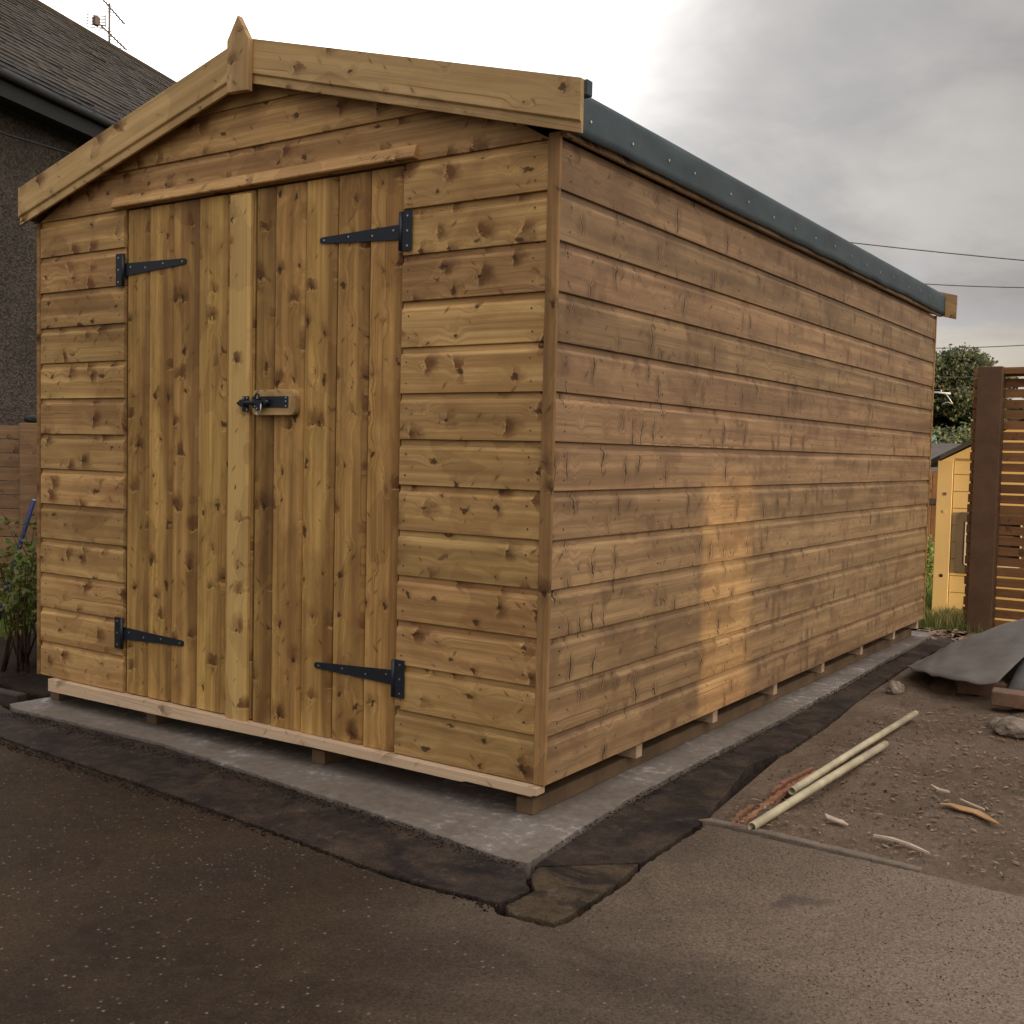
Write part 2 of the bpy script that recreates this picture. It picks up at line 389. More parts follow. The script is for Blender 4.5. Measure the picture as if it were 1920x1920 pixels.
M['grass_dry'] = leafm('dry_grass_blades', ((.20, .21, .06), (.36, .34, .12), (.48, .42, .2)))
M['leaf_litter'] = leafm('litter', ((.09, .055, .035), (.20, .13, .085), (.32, .23, .16), (.28, .12, .06)), .8, 0)
M['bark'] = simple('bark', (.06, .042, .028), .9, 0, 20, .4, .6)
M['stem'] = simple('reddish_stem', (.055, .028, .016), .8, 0, 20, .3)
M['slate'] = None
def slate():
    m, t, b = newmat('old_slate')
    g = t.node('ShaderNodeNewGeometry'); pos = g.outputs['Position']
    r = g.outputs['Random Per Island']
    c = t.mix(r, (.016, .0155, .017), (.032, .029, .029))
    n = t.noise(t.vmath('MULTIPLY', pos, (1, 1, 3)), 2.2, 5, .7)
    c = t.mix(t.ss(n, .56, .72, 0, .6), c, (.075, .066, .058))
    c = t.mix(t.ss(t.noise(pos, 14, 3, .7), .56, .7, 0, .5), c, (.08, .072, .062))
    t.put(b.inputs['Base Color'], c); b.inputs['Roughness'].default_value = .9; b.inputs['Specular IOR Level'].default_value = .12
    return m
M['slate'] = slate()
def pebbledash():
    m, t, b = newmat('brown_pebbledash')
    g = t.node('ShaderNodeNewGeometry').outputs['Position']
    v = t.voro(g, 38, dim='3D'); vr, vg, vb = t.sep(v['Color'])
    c = t.mix(vr, (.022, .018, .016), (.085, .066, .056))
    n = t.noise(g, 1.5, 4, .6)
    f = t.ss(n, .3, .7, .8, 1.15, 'LINEAR')
    c = t.vmath('MULTIPLY', c, t.comb(f, f, f))
    t.put(b.inputs['Base Color'], c); b.inputs['Roughness'].default_value = .9
    bump(t, b, v['Distance'], .8, .02)
    return m
M['dash'] = pebbledash()
M['gutter'] = simple('dark_gutter', (.010, .011, .013), .75)
M['fence_brown'] = wood('brown_stained_slat', (.34, .175, .075), (.26, .13, .055), (.12, .055, .025), 'round', knots=.4, blot=.6)
M['post_dark'] = simple('dark_stained_post', (.125, .068, .038), .7, 0, 6, .25, .2)
M['fence_left'] = wood('weathered_fence_slat', (.26, .16, .085), (.20, .12, .06), (.10, .055, .028), 'round', knots=.5)
M['play'] = simple('yellow_painted_wood', (.66, .50, .25), .6, 0, 3, .08)
M['play_trim'] = simple('yellow_painted_post', (.60, .45, .23), .6, 0, 3, .08)
M['roofdark'] = simple('dark_roof_board', (.045, .042, .045), .7, 0, 10, .2, .3)
M['greytrim'] = simple('grey_brown_plastic', (.13, .10, .075), .5)
M['white'] = simple('white_frame', (.7, .66, .58), .5)
M['red'] = simple('red_plastic', (.42, .02, .02), .4)
M['teal'] = simple('teal_tarpaulin', (.06, .18, .18), .6)
M['pipe'] = simple('cream_conduit', (.50, .45, .31), .5, 0, 9, .30)
M['terracotta'] = wood('orange_split_timber', (.38, .195, .115), (.28, .13, .075), (.12, .055, .035), 'round')
M['brick'] = simple('dull_brick', (.17, .105, .07), .9, 0, 14, .3, .5)
M['blocker_brick'] = simple('blocker_red_brickwork', (.20, .11, .08), .9, 0, 3, .25, .4)
M['rubble'] = simple('pale_rubble', (.21, .175, .145), .95, 0, 16, .45, .9, 30)
M['cable'] = simple('grey_cable', (.10, .09, .10), .6)
M['galv'] = simple('galvanised_steel', (.50, .52, .53), .45, .3)
M['rust'] = simple('aerial_metal', (.07, .055, .06), .8)
M['blue'] = simple('blue_plastic', (.008, .02, .13), .45)
M['bark_sleeper'] = simple('dark_sleeper', (.035, .026, .02), .9, 0, 9, .4, .5)
M['chip_pale'] = simple('pale_wood_chip', (.50, .40, .32), .8, 0, 30, .25)
M['chip_tan'] = simple('orange_tan_wood', (.42, .25, .11), .8, 0, 20, .3)
M['greyroof'] = simple('grey_sheeting', (.06, .052, .046), .8, 0, 6, .3)

def glass():
    m, t, b = newmat('dark_glass')
    b.inputs['Base Color'].default_value = (.03, .03, .035, 1); b.inputs['Roughness'].default_value = .08
    return m
M['glass'] = glass()

# ------------------------------------------------------------------ geometry helpers
def link(name, me, mat=None, parent=None, loc=(0, 0, 0), rot=(0, 0, 0), kind=None):
    o = bpy.data.objects.new(name, me); COL.objects.link(o)
    if mat is not None and me is not None and not me.materials: me.materials.append(mat)
    if parent is not None: o.parent = parent
    o.location = loc; o.rotation_euler = rot
    if kind: o['kind'] = kind
    return o
def tag(o, label, cat, group=None):
    o['label'] = label; o['category'] = cat
    if group: o['group'] = group
    return o
def empty(name, label, cat, loc=(0, 0, 0), group=None):
    o = bpy.data.objects.new(name, None); COL.objects.link(o); o.location = loc
    o.empty_display_size = .1
    return tag(o, label, cat, group)
def mesh(name, vs, fs, smooth=False):
    me = bpy.data.meshes.new(name); me.from_pydata([tuple(v) for v in vs], [], fs)
    bm = bmesh.new(); bm.from_mesh(me); bmesh.ops.recalc_face_normals(bm, faces=bm.faces); bm.to_mesh(me); bm.free()
    if smooth:
        for p in me.polygons: p.use_smooth = True
    return me
def bevel_mesh(me, w=.002, seg=1, ang=40):
    bm = bmesh.new(); bm.from_mesh(me)
    es = [e for e in bm.edges if len(e.link_faces) == 2 and e.calc_face_angle(0) > rad(ang)]
    if es: bmesh.ops.bevel(bm, geom=es, offset=w, segments=seg, affect='EDGES', profile=.6)
    bm.to_mesh(me); bm.free(); return me
def box_me(name, x0, x1, y0, y1, z0, z1, bev=0):
    vs = [(x, y, z) for x in (x0, x1) for y in (y0, y1) for z in (z0, z1)]
    fs = [(0, 1, 3, 2), (4, 6, 7, 5), (0, 4, 5, 1), (2, 3, 7, 6), (0, 2, 6, 4), (1, 5, 7, 3)]
    me = mesh(name, vs, fs)
    if bev: bevel_mesh(me, bev)
    return me
def board_me(name, prof, xl, xr):
    """prism of the closed profile [(depth, z)...]; xl, xr give its ends as functions of z"""
    n = len(prof)
    L = [(xl(z), d, z) for d, z in prof]; R_ = [(xr(z), d, z) for d, z in prof]
    fs = [tuple(range(n)), tuple(range(2 * n - 1, n - 1, -1))]
    fs += [(i, (i + 1) % n, n + (i + 1) % n, n + i) for i in range(n)]
    return mesh(name, L + R_, fs)
def tube_me(name, pts, r, seg=8, cap=True, smooth=True):
    pts = [Vector(p) for p in pts]; rs = r if isinstance(r, (list, tuple)) else [r] * len(pts)
    vs, fs = [], []
    for i, p in enumerate(pts):
        d = (pts[min(i + 1, len(pts) - 1)] - pts[max(i - 1, 0)]).normalized()
        a = d.orthogonal().normalized() if i == 0 else (a - d * a.dot(d)).normalized()
        b = d.cross(a)
        for k in range(seg):
            t = 2 * math.pi * k / seg
            vs.append(p + (a * math.cos(t) + b * math.sin(t)) * rs[i])
    for i in range(len(pts) - 1):
        for k in range(seg):
            fs.append((i * seg + k, i * seg + (k + 1) % seg, (i + 1) * seg + (k + 1) % seg, (i + 1) * seg + k))
    if cap:
        fs.append(tuple(range(seg))[::-1]); fs.append(tuple(range((len(pts) - 1) * seg, len(pts) * seg)))
    me = mesh(name, vs, fs)
    if smooth:
        for p in me.polygons: p.use_smooth = len(p.vertices) == 4
    return me
def poly_me(name, outline, z0, z1, bev=0):
    """vertical extrusion of an xy outline"""
    n = len(outline)
    bm = bmesh.new()
    b = [bm.verts.new((x, y, z0)) for x, y in outline]; t = [bm.verts.new((x, y, z1)) for x, y in outline]
    bm.faces.new(t); bm.faces.new(b[::-1])
    for i in range(n): bm.faces.new((b[i], b[(i + 1) % n], t[(i + 1) % n], t[i]))
    bmesh.ops.recalc_face_normals(bm, faces=bm.faces)
    if bev:
        es = [e for e in bm.edges if all(abs(v.co.z - z1) < 1e-6 for v in e.verts)]
        bmesh.ops.bevel(bm, geom=es, offset=bev, segments=2, affect='EDGES', profile=.5)
    bmesh.ops.triangulate(bm, faces=[f for f in bm.faces if len(f.verts) > 4])
    me = bpy.data.meshes.new(name); bm.to_mesh(me); bm.free(); return me
def ragged(pts, step=.03, amp=.006, seed=1, closed=True):
    r = random.Random(seed); out_ = []
    n = len(pts)
    for i in range(n if closed else n - 1):
        a = Vector(pts[i]); b = Vector(pts[(i + 1) % n]); L = (b - a).length
        k = max(1, int(L / step)); d = (b - a).normalized(); nn = Vector((-d.y, d.x))
        for j in range(k):
            s = j / k
            w_ = noise.noise(Vector((seed * 3.1 + L * s * 5, i * 5.3, 0))) * amp * .9 + noise.noise(Vector((seed * 1.1 + L * s * 38, i * 5.3, 4))) * amp * .9 + r.uniform(-1, 1) * amp * .55
            p = a.lerp(b, s) + (nn * w_ if j else Vector((0, 0)))
            out_.append((p.x, p.y))
    return out_
def merge(name, parts):
    """join meshes (mesh, matrix) into one"""
    bm = bmesh.new()
    for me, mat in parts:
        k = len(bm.verts); bm.from_mesh(me); bm.verts.ensure_lookup_table()
        if mat is not None:
            for v in bm.verts[k:]: v.co = mat @ v.co
    me = bpy.data.meshes.new(name); bm.to_mesh(me); bm.free(); return me
def cyl_me(name, r, h, seg=12, axis='y'):
    vs = []
    for s in (0, 1):
        for k in range(seg):
            t = 2 * math.pi * k / seg
            c_, s_ = r * math.cos(t), r * math.sin(t)
            vs.append((c_, -h * s, s_) if axis == 'y' else (c_, s_, h * s))
    fs = [tuple(range(seg)), tuple(range(seg, 2 * seg))] + [(k, (k + 1) % seg, seg + (k + 1) % seg, seg + k) for k in range(seg)]
    return mesh(name, vs, fs)

# ------------------------------------------------------------------ the shed
P = .14
SW, SL = 2.4028, 4.2645
SX = .036                                  # outer face of the side cladding
ZE = 13 * P
shed = empty('garden_shed', 'new golden brown shiplap timber shed with double doors and dark green felt roof', 'shed', (0, 0, 0))
T = .016
def ship_prof(h=P, top=True):
    """shiplap: flat face, scooped top edge tucked behind the board above"""
    if not top: return [(0, 0), (-T, 0), (-T, h), (0, h)]
    return [(0, .0), (-T + .0015, .0), (-T, .0015), (-T, h - .031), (-T + .0012, h - .0265), (-T + .0045, h - .0215), (-T + .0080, h - .0185), (-T + .0086, h - .0012), (0, h - .0012)]

# backing panels (framed walls seen only as depth behind the joints)
front_wall = link('front_wall', box_me('front_wall', -SW + .02, -.02, .002, .04, .0, ZE, 0), M['inner'], shed)
side_wall = link('side_wall', box_me('side_wall', -.05, -.002, .04, SL - .02, 0, ZE), M['inner'], shed, (SX - T, 0, 0))
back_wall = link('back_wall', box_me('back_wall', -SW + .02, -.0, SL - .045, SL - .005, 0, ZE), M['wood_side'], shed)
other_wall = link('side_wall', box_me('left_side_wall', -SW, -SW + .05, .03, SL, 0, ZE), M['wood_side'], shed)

DOOR_L, DOOR_R = -1.868, -.527
SLOPE = math.tan(rad(15.0))
RX, RZ = -1.172, 2.292                      # ridge line (top of bargeboard)
def lin(z0, a, z1, b): return lambda z: a + (b - a) * (z - z0) / (z1 - z0)
nail_spots = []
for k in range(13):
    j = (lambda: rng.uniform(-.0012, .0012))
    # right-hand boards
    me = board_me('shiplap_board', ship_prof(), lambda z: DOOR_R + .005, lambda z: -.003)
    link('shiplap_board', me, M['wood_front'], front_wall, (0, j(), k * P))
    for xx in (DOOR_R + .03, -.045):
        for zz in (.03, .095): nail_spots.append(((xx + j() * 3, -.0005, k * P + zz), 'f'))
    me = board_me('shiplap_board', ship_prof(), lambda z: -SW + .001, lambda z: DOOR_L - .004)
    link('shiplap_board', me, M['wood_front'], front_wall, (0, j(), k * P))
    for xx in (-SW + .035, DOOR_L - .03):
        for zz in (.03, .095): nail_spots.append(((xx + j() * 3, -.0005, k * P + zz), 'f'))
# gable boards following the roof
def roof_in(z, side):                        # x where the underside of the roof is at height z
    dzr = (RZ - .10 - z) / SLOPE
    return RX + side * max(dzr, .0)
for k in range(13, 17):
    top = min((k + 1) * P, 2.20)
    if top - k * P < .03: break
    pr = ship_prof(top - k * P, True)
    z0 = k * P
    xl = lambda z, z0=z0: max(-SW + .001, roof_in(z + z0, -1))
    xr = lambda z, z0=z0: min(-.003, roof_in(z + z0, 1))
    link('gable_board', board_me('gable_board', pr, xl, xr), M['wood_front'], front_wall, (0, rng.uniform(-.001, .001), z0))
# gable backing so no light shows through
gb = [(-SW + .02, ZE), (-.02, ZE), (roof_in(2.17, 1), 2.17), (roof_in(2.17, -1), 2.17)]
vs = [(x, y, z) for y in (0, .04) for x, z in gb]
link('gable_panel', mesh('gable_panel', vs, [(0, 1, 2, 3), (4, 5, 6, 7), (0, 1, 5, 4), (1, 2, 6, 5), (2, 3, 7, 6), (3, 0, 4, 7)]), M['inner'], front_wall, (0, .001, 0))
# side boards run back from the corner strip
for k in range(13):
    me = board_me('shiplap_board', ship_prof(), lambda z: .0085, lambda z: SL)
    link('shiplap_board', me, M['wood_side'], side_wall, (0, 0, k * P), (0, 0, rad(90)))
    # (profile depth is -y, turned to +x)
    for yy in [.06] + [.06 + .61 * i for i in range(1, 7)] + [SL - .03]:
        for zz in (.03, .10): nail_spots.append(((SX + .0005 - (SX - T), yy + rng.uniform(-.006, .006), k * P + zz), 's'))
# fascia packing under the felt
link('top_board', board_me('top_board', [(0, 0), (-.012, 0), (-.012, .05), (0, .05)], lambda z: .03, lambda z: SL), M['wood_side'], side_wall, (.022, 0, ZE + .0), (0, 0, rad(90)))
# corner strip
strip = link('corner_strip', box_me('corner_strip', -.0015, SX + .0018, -.005, .0078, .0, ZE + .015, .002), M['wood_strip'], shed)
strip.data.transform(Matrix.Rotation(rad(90), 4, 'Y')); strip.rotation_euler = (0, rad(-90), 0)
link('corner_strip', box_me('corner_strip', -SW - .02, -SW - .0015, -.004, .03, 0, ZE), M['wood_strip'], shed)
link('corner_strip', box_me('corner_strip', -.0, SX + .004, SL + .001, SL + .02, 0, ZE), M['wood_strip'], shed)
# nails, too small to pick apart
def nails(kind):
    c = cyl_me('n', .0028, .0016, 6)
    parts = []
    for p_, kd in nail_spots:
        if kd != kind: continue
        mtx = Matrix.Translation(p_)
        if kind == 'f': mtx = Matrix.Translation((p_[0], -T - .0002, p_[2]))
        else: mtx = Matrix.Translation((T + .0002, p_[1], p_[2])) @ Matrix.Rotation(rad(90), 4, 'Z')
        parts.append((c, mtx))
    return merge('nails', parts)
link('nail_heads', nails('f'), M['nail'], front_wall, kind='stuff')
link('nail_heads', nails('s'), M['nail'], side_wall, (0, 0, 0), kind='stuff')
front_wall.location = (0, T, 0)

# ---- doors
def vboard(name, x0, x1, z0, z1, t, mat, parent, y, drift=0.0, corner=0):
    """vertical tongue-and-groove board with small V edges; local x runs up the board"""
    wd = x1 - x0; c_ = .0080
    prof = [(0, 0), (-t + c_, 0), (-t, c_), (-t, wd - c_), (-t + c_, wd), (0, wd)]
    me = board_me(name, prof, lambda z: 0, lambda z: z1 - z0)
    if corner:
        bm = bmesh.new(); bm.from_mesh(me)
        bmesh.ops.subdivide_edges(bm, edges=[e for e in bm.edges if abs(e.verts[0].co.x - e.verts[1].co.x) > 1], cuts=1)
        bm.to_mesh(me); bm.free()
    o = link(name, me, mat, parent, (x1 - drift * 0, y, z0), (0, rad(-90), 0))
    return o
doors = []
SE = [-1.862, -1.735, -1.603, -1.462, -1.316, -1.178]
left_door = link('door', box_me('door', SE[0] + .01, SE[-1] - .005, .008, .03, .004, 1.81), M['inner'], shed)
left_door['label'] = 'left door leaf with the cover strip and the bolt keeper'
for a, b_ in zip(SE, SE[1:]):
    vboard('door_board', a + .0013, b_ - .0013, .002, 1.812, .016, M['wood_door'], left_door, .0075 + rng.uniform(-.001, .001))
SE2 = [-1.172, -1.083, -.942, -.801, -.664, DOOR_R - .002]
right_door = link('door', box_me('door', SE2[0] + .005, SE2[-1] - .01, .008, .03, .004, 1.81), M['inner'], shed)
right_door['label'] = 'right door leaf with the sliding bolt'
for a, b_ in zip(SE2, SE2[1:]):
    vboard('door_board', a + .0013, b_ - .0013, -.001, 1.812, .016, M['wood_door'], right_door, .0075 + rng.uniform(-.001, .001))
vboard('cover_strip', -1.283, -1.182, -.006, 1.80, .020, M['wood_cover'], left_door, -.0095)

# T hinges
def t_hinge(parent, xk, zc, sgn, drop):
    """xk hinge line, plate on the frame, strap sgn direction onto the door; the strap's edge nearer the middle is straight"""
    L = .345
    pts = []
    h0, h1 = .0235, .010
    zz0, zz1 = zc, zc + drop
    outl = [(0, zz0 + h0), (L - .008, zz1 + h1), (L, zz1 + h1 * .5), (L, zz1 - h1 * .5), (L - .008, zz1 - h1), (0, zz0 - h0)]
    vs = [(xk + sgn * a, y, z) for y in (-.0135, -.0105) for a, z in outl]
    n = len(outl)
    fs = [tuple(range(n)), tuple(range(n, 2 * n))] + [(i, (i + 1) % n, n + (i + 1) % n, n + i) for i in range(n)]
    hg = link('hinge_strap', mesh('hinge_strap', vs, fs), M['metal'], parent)
    x0, x1 = sorted((xk - sgn * .006, xk - sgn * .044))
    link('hinge_plate', box_me('hinge_plate', x0, x1, -.0215, -.0185, zc - .06, zc + .06, .0008), M['metal'], hg)
    link('hinge_knuckle', tube_me('hinge_knuckle', [(xk, -.021, zc - .058), (xk, -.021, zc + .058)], .0065, 10), M['metal'], hg)
    sc = cyl_me('screw', .0032, .0016, 8); parts = []
    for a in (.035, .12, .22, .335 - .01):
        f = a / L; parts.append((sc, Matrix.Translation((xk + sgn * a, -.0137, zz0 + (zz1 - zz0) * f + (.008 if (a in (.035, .22)) else -.004) * (1 - f)))))
    for dz_ in (-.045, 0, .045): parts.append((sc, Matrix.Translation((xk - sgn * .027, -.0217, zc + dz_))))
    link('screw', merge('screws', parts), M['zinc'], hg, kind='stuff')
t_hinge(left_door, DOOR_L + .001, 1.596, 1, .006)
t_hinge(left_door, DOOR_L + .001, .228, 1, 0.0)
t_hinge(right_door, DOOR_R + .002, 1.612, -1, .003)
t_hinge(right_door, DOOR_R + .002, .237, -1, -.003)

# pad bolt on its wooden block
def rrect(x0, x1, z0, z1, r, seg=3):
    o = []
    for cx, cz, a0 in ((x1 - r, z1 - r, 0), (x0 + r, z1 - r, 90), (x0 + r, z0 + r, 180), (x1 - r, z0 + r, 270)):
        for k in range(seg + 1):
            t = rad(a0 + 90 * k / seg); o.append((cx + r * math.cos(t), cz + r * math.sin(t)))
    return o
def plate_me(name, outl, y0, y1):
    n = len(outl); vs = [(x, y, z) for y in (y0, y1) for x, z in outl]
    return mesh(name, vs, [tuple(range(n)), tuple(range(n, 2 * n))] + [(i, (i + 1) % n, n + (i + 1) % n, n + i) for i in range(n)])
blk = link('bolt_block', bevel_mesh(plate_me('bolt_block', rrect(-1.156, -.952, 1.053, 1.138, .022), -.034, -.0085), .0015), M['wood_trim'], right_door)
link('bolt_plate', bevel_mesh(plate_me('bolt_plate', rrect(-1.152, -.982, 1.078, 1.116, .003), -.037, -.034), .0006), M['metal'], blk)
link('bolt_bar', tube_me('bolt_bar', [(-1.213, -.045, 1.093), (-1.205, -.045, 1.093), (-1.06, -.045, 1.097)], [.005, .0075, .0075], 10), M['metal'], blk)
link('bolt_staple', bevel_mesh(box_me('bolt_staple', -1.128, -1.072, -.054, -.037, 1.085, 1.109), .005, 2), M['metal'], blk)
kp_ = link('bolt_keeper', bevel_mesh(plate_me('bolt_keeper', rrect(-1.205, -1.172, 1.066, 1.118, .003), -.0325, -.0296), .0006), M['metal'], left_door)
link('keeper_staple', bevel_mesh(box_me('keeper_staple', -1.200, -1.178, -.053, -.0325, 1.081, 1.106), .005, 2), M['metal'], kp_)
ring = [(-1.104 + .0 + .011 * math.cos(t), -.058, 1.110 + .013 * math.sin(t)) for t in [rad(a) for a in range(-30, 215, 25)]]
link('hasp_lug', tube_me('hasp_lug', ring, .0035, 6), M['metal'], blk)
link('bolt_tab', bevel_mesh(plate_me('bolt_tab', [(-1.100, 1.098), (-1.080, 1.098), (-1.088, 1.073), (-1.097, 1.067), (-1.108, 1.067), (-1.114, 1.074)], -.0605, -.055), .0008), M['metal'], blk)
shk = [(-1.079, -.064, 1.090), (-1.079, -.066, 1.068), (-1.082, -.066, 1.058), (-1.090, -.066, 1.052), (-1.098, -.066, 1.055), (-1.101, -.064, 1.064)]
link('shackle', tube_me('shackle', shk, .0022, 8), M['zinc'], blk)
sc = cyl_me('screw', .0030, .002, 8)
link('screw', merge('screws', [(sc, Matrix.Translation(q)) for q in ((-1.137, -.0372, 1.111), (-1.137, -.0372, 1.083), (-.990, -.0372, 1.111), (-.990, -.0372, 1.099), (-.990, -.0372, 1.083), (-1.103, -.0585, 1.110), (-1.102, -.0608, 1.074))]), M['zinc'], blk, kind='stuff')
link('screw', merge('screws', [(sc, Matrix.Translation(q)) for q in ((-1.180, -.0327, 1.112), (-1.180, -.0327, 1.072), (-1.197, -.0327, 1.112))]), M['zinc'], kp_, kind='stuff')

# drip hood over the doors
hp = [(0, .0), (-.022, .0), (-.024, .004), (-.010, .041), (0, .041)]
link('door_hood', board_me('door_hood', hp, lambda z: -.0, lambda z: 1.455), M['wood_front'], shed, (-1.922, -.0005, 1.824))

left_door.location = (0, .0125, 0); right_door.location = (0, .0125, 0)
# ---- roof
roof = empty('x', '', ''); bpy.data.objects.remove(roof)
ang = math.atan(SLOPE)
def roof_pt(x, dz=0): return RZ - abs(x - RX) * SLOPE + dz
Y0, Y1 = -.045, SL + .085
XR, XL = .058, -SW - .052
# roof deck: two slabs in one roof part
vs = []; rf_out = [(XL, roof_pt(XL, -.018)), (RX, RZ - .018), (XR, roof_pt(XR, -.018)), (XR, roof_pt(XR, -.04)), (RX, RZ - .040), (XL, roof_pt(XL, -.04))]
n = 6; vs = [(x, y, z) for y in (Y0 + .01, Y1) for x, z in rf_out]
roof = link('roof', mesh('roof', vs, [(0, 1, 4, 5), (1, 2, 3, 4), (6, 7, 10, 11), (7, 8, 9, 10)] + [(i, (i + 1) % n, n + (i + 1) % n, n + i) for i in range(n)]), M['wood_side'], shed)
# eaves fascia
link('fascia', box_me('fascia', XR - .022, XR - .002, .0, SL + .08, 1.822, 1.935, .001), M['wood_side'], roof)
link('fascia', box_me('fascia', XL + .002, XL + .022, .0, SL + .08, 1.822, 1.935, .001), M['wood_side'], roof)
# felt: sheet over the slope, rolled over the eaves edge, slightly rippled
def felt_sheet(sgn, xe):
    prof = []
    for i in range(9):
        x = RX + (xe - sgn * .02 - RX) * i / 8; prof.append((x, roof_pt(x, -.008)))
    ze = prof[-1][1]
    for a in (25, 50, 75, 90): prof.append((xe - sgn * .02 + sgn * .024 * math.sin(rad(a)), ze - .024 + .024 * math.cos(rad(a))))
    zb = 1.832
    for f in (.25, .5, .75, 1.0): prof.append((xe + sgn * .004, (ze - .024) + (zb - ze + .024) * f))
    ny = 140; vs = []; fs = []; m_ = len(prof)
    for j in range(ny + 1):
        y = -.038 + (Y1 + .0 - -.038) * j / ny
        for i, (x, z) in enumerate(prof):
            q = max(0, i - 8) / (m_ - 9)
            wv = noise.noise(Vector((y * 2.3, i * .23, sgn * 3))) * .012 + noise.noise(Vector((y * 9, i * .3, 7))) * .0016
            sag = noise.noise(Vector((y * 1.3, 5, 3))) * .012 + noise.noise(Vector((y * 5.0, 5, 9))) * .006
            vs.append((x + sgn * abs(wv) * q, y, z + (wv * .4 if i < 9 else 0) + sag * q))
    for j in range(ny):
        for i in range(m_ - 1):
            a = j * m_ + i; fs.append((a, a + 1, a + m_ + 1, a + m_))
    me = mesh('felt', vs, fs, True)
    o = link('felt', me, M['felt'], roof)
    md = o.modifiers.new('solid', 'SOLIDIFY'); md.thickness = .0035; md.offset = 1
    return o
felt_r = felt_sheet(1, XR)
felt_l = felt_sheet(-1, XL)
cn = cyl_me('clout', .0042, .002, 8)
link('clout_nails', merge('clouts', [(cn, Matrix.Translation((XR + .014, .07 + .245 * i + rng.uniform(-.05, .05), 1.888 + rng.uniform(-.010, .010))) @ Matrix.Rotation(rad(90), 4, 'Z')) for i in range(17)]), M['zinc'], roof, kind='stuff')
# bargeboards (rebated board: flat face with a lower lip set back)
BH = .142
def barge(y, sgn, xe, xi, backface=False):
    top = 0
    T2 = .018
    prof = [(0, -BH), (-T2 + .008, -BH), (-T2 + .008, -BH + .026), (-T2, -BH + .032), (-T2, 0), (0, 0)]
    # build in world x/z so that both ends are cut plumb
    vs = []
    for x in (xi, xe):
        for d, z in prof: vs.append((x, y + (d if not backface else -d), roof_pt(x, .004) + z))
    n = len(prof)
    fs = [tuple(range(n)), tuple(range(n, 2 * n))] + [(i, (i + 1) % n, n + (i + 1) % n, n + i) for i in range(n)]
    me = mesh('barge_board', vs, fs)
    o = link('barge_board', me, M['wood_trim'], roof)
    # put the board's own x axis along its length for the grain
    rt = Matrix.Rotation(sgn * ang, 4, 'Y'); 
    me.transform(Matrix.Translation((-RX, 0, -RZ))); me.transform(rt.inverted())
    o.location = (RX, 0, RZ); o.rotation_euler = (0, sgn * ang, 0)
    return o
barge(-.042, 1, .132, RX + .001)
barge(-.042, -1, -2.462, RX - .001)
barge(SL + .088, 1, .132, RX + .001, True)
barge(SL + .088, -1, -2.462, RX - .001, True)
# batten end behind the bargeboard at the eaves
link('eaves_block', box_me('eaves_block', .075, .142, -.041, -.012, 1.905, 1.948, .003), M['felt'], roof)
# finial
fo = [(-1.224, 2.118), (-1.122, 2.112), (-1.120, 2.283), (-1.172, 2.366), (-1.2245, 2.292)]
fo = [(-1.224, 2.118), (-1.124, 2.112), (-1.122, 2.278), (-1.174, 2.362), (-1.2245, 2.287)]
fin = link('finial', bevel_mesh(plate_me('finial', fo, -.084, -.0615), .0015), M['wood_trim'], roof)
# turn grain upright
fin.data.transform(Matrix.Rotation(rad(90), 4, 'Y')); fin.rotation_euler = (0, rad(-90), 0)

# ---- floor frame and bearers
fl = link('floor', box_me('floor', -SW + .09, -.01, .03, SL - .02, -.012, -.001), M['pale_timber'], shed)
fjv = [(-2.312, -.003), (-2.312, -.052), (-1.55, -.046), (-.84, -.034), (-.24, -.0335), (-.225, -.029), (.006, -.0305), (.010, -.027), (.026, -.0245), (.027, -.003)]
link('floor_joist', bevel_mesh(plate_me('floor_joist', fjv, -.026, .016), .001), M['pale_timber'], fl)
for y in (.605, 1.225, 1.855, 2.475, 3.09, 3.705, 4.22):
    link('floor_joist', box_me('floor_joist', -SW + .09, .012, y, y + .042, -.057, -.014), M['pale_timber'], fl)
for x in (-.079, -.904, -1.767, -2.379):
    link('bearer', box_me('bearer', x, x + .058, .028, SL - .02, -.104, -.0585, .002), M['bearer'], fl)

# ------------------------------------------------------------------ ground and paving
def struct(name, me, mat, **kw): return link(name, me, mat, kind='structure', **kw)
# deep ground sheet to the horizon
def ground_sheet():
    vs, fs = [], []
    xs = [-900, -300, -100, -40, -20, -12, -8, -6, -5, -4, -3.5, -3, -2.5, -2, -1, 0, .5, 1, 1.5, 2, 3, 4, 6, 10, 20, 60, 200, 900]
    ys = [-900, -200, -50, -20, -10, -5, -3, -2, -1, 0, .5, 1, 1.5, 2, 3, 4, 4.5, 5, 5.5, 6, 7, 8, 10, 14, 20, 40, 100, 300, 900]
    for y in ys:
        for x in xs:
            z = -.150
            if y > 4.6: z -= min(.06, (y - 4.6) * .05)
            vs.append((x, y, z))
    nx = len(xs)
    for j in range(len(ys) - 1):
        for i in range(nx - 1):
            a = j * nx + i; fs.append((a, a + 1, a + nx + 1, a + nx))
    return mesh('ground', vs, fs)
struct('ground', ground_sheet(), M['soil'])
# tarmac (its edges break away raggedly at the joints)
A = [(-3.35, -.335), (-1.98, -.425), (-1.124, -.470), (-.406, -.528), (-.113, -.558), (.052, -.559), (.235, -.548), (.275, -.575), (.418, -.560), (.432, -.520), (.428, -.246), (.408, -.103), (.404, .296)]
edge = ragged(A + [(6, .262)], .012, .0055, 3, closed=False) + [(6, .262)]
far_ = [(9, .25), (9, -14), (-12, -14), (-12, -.1), (-3.6, -.30)]
struct('driveway', poly_me('driveway', edge + far_, -.20, -.1145, .0), M['tarmac'])
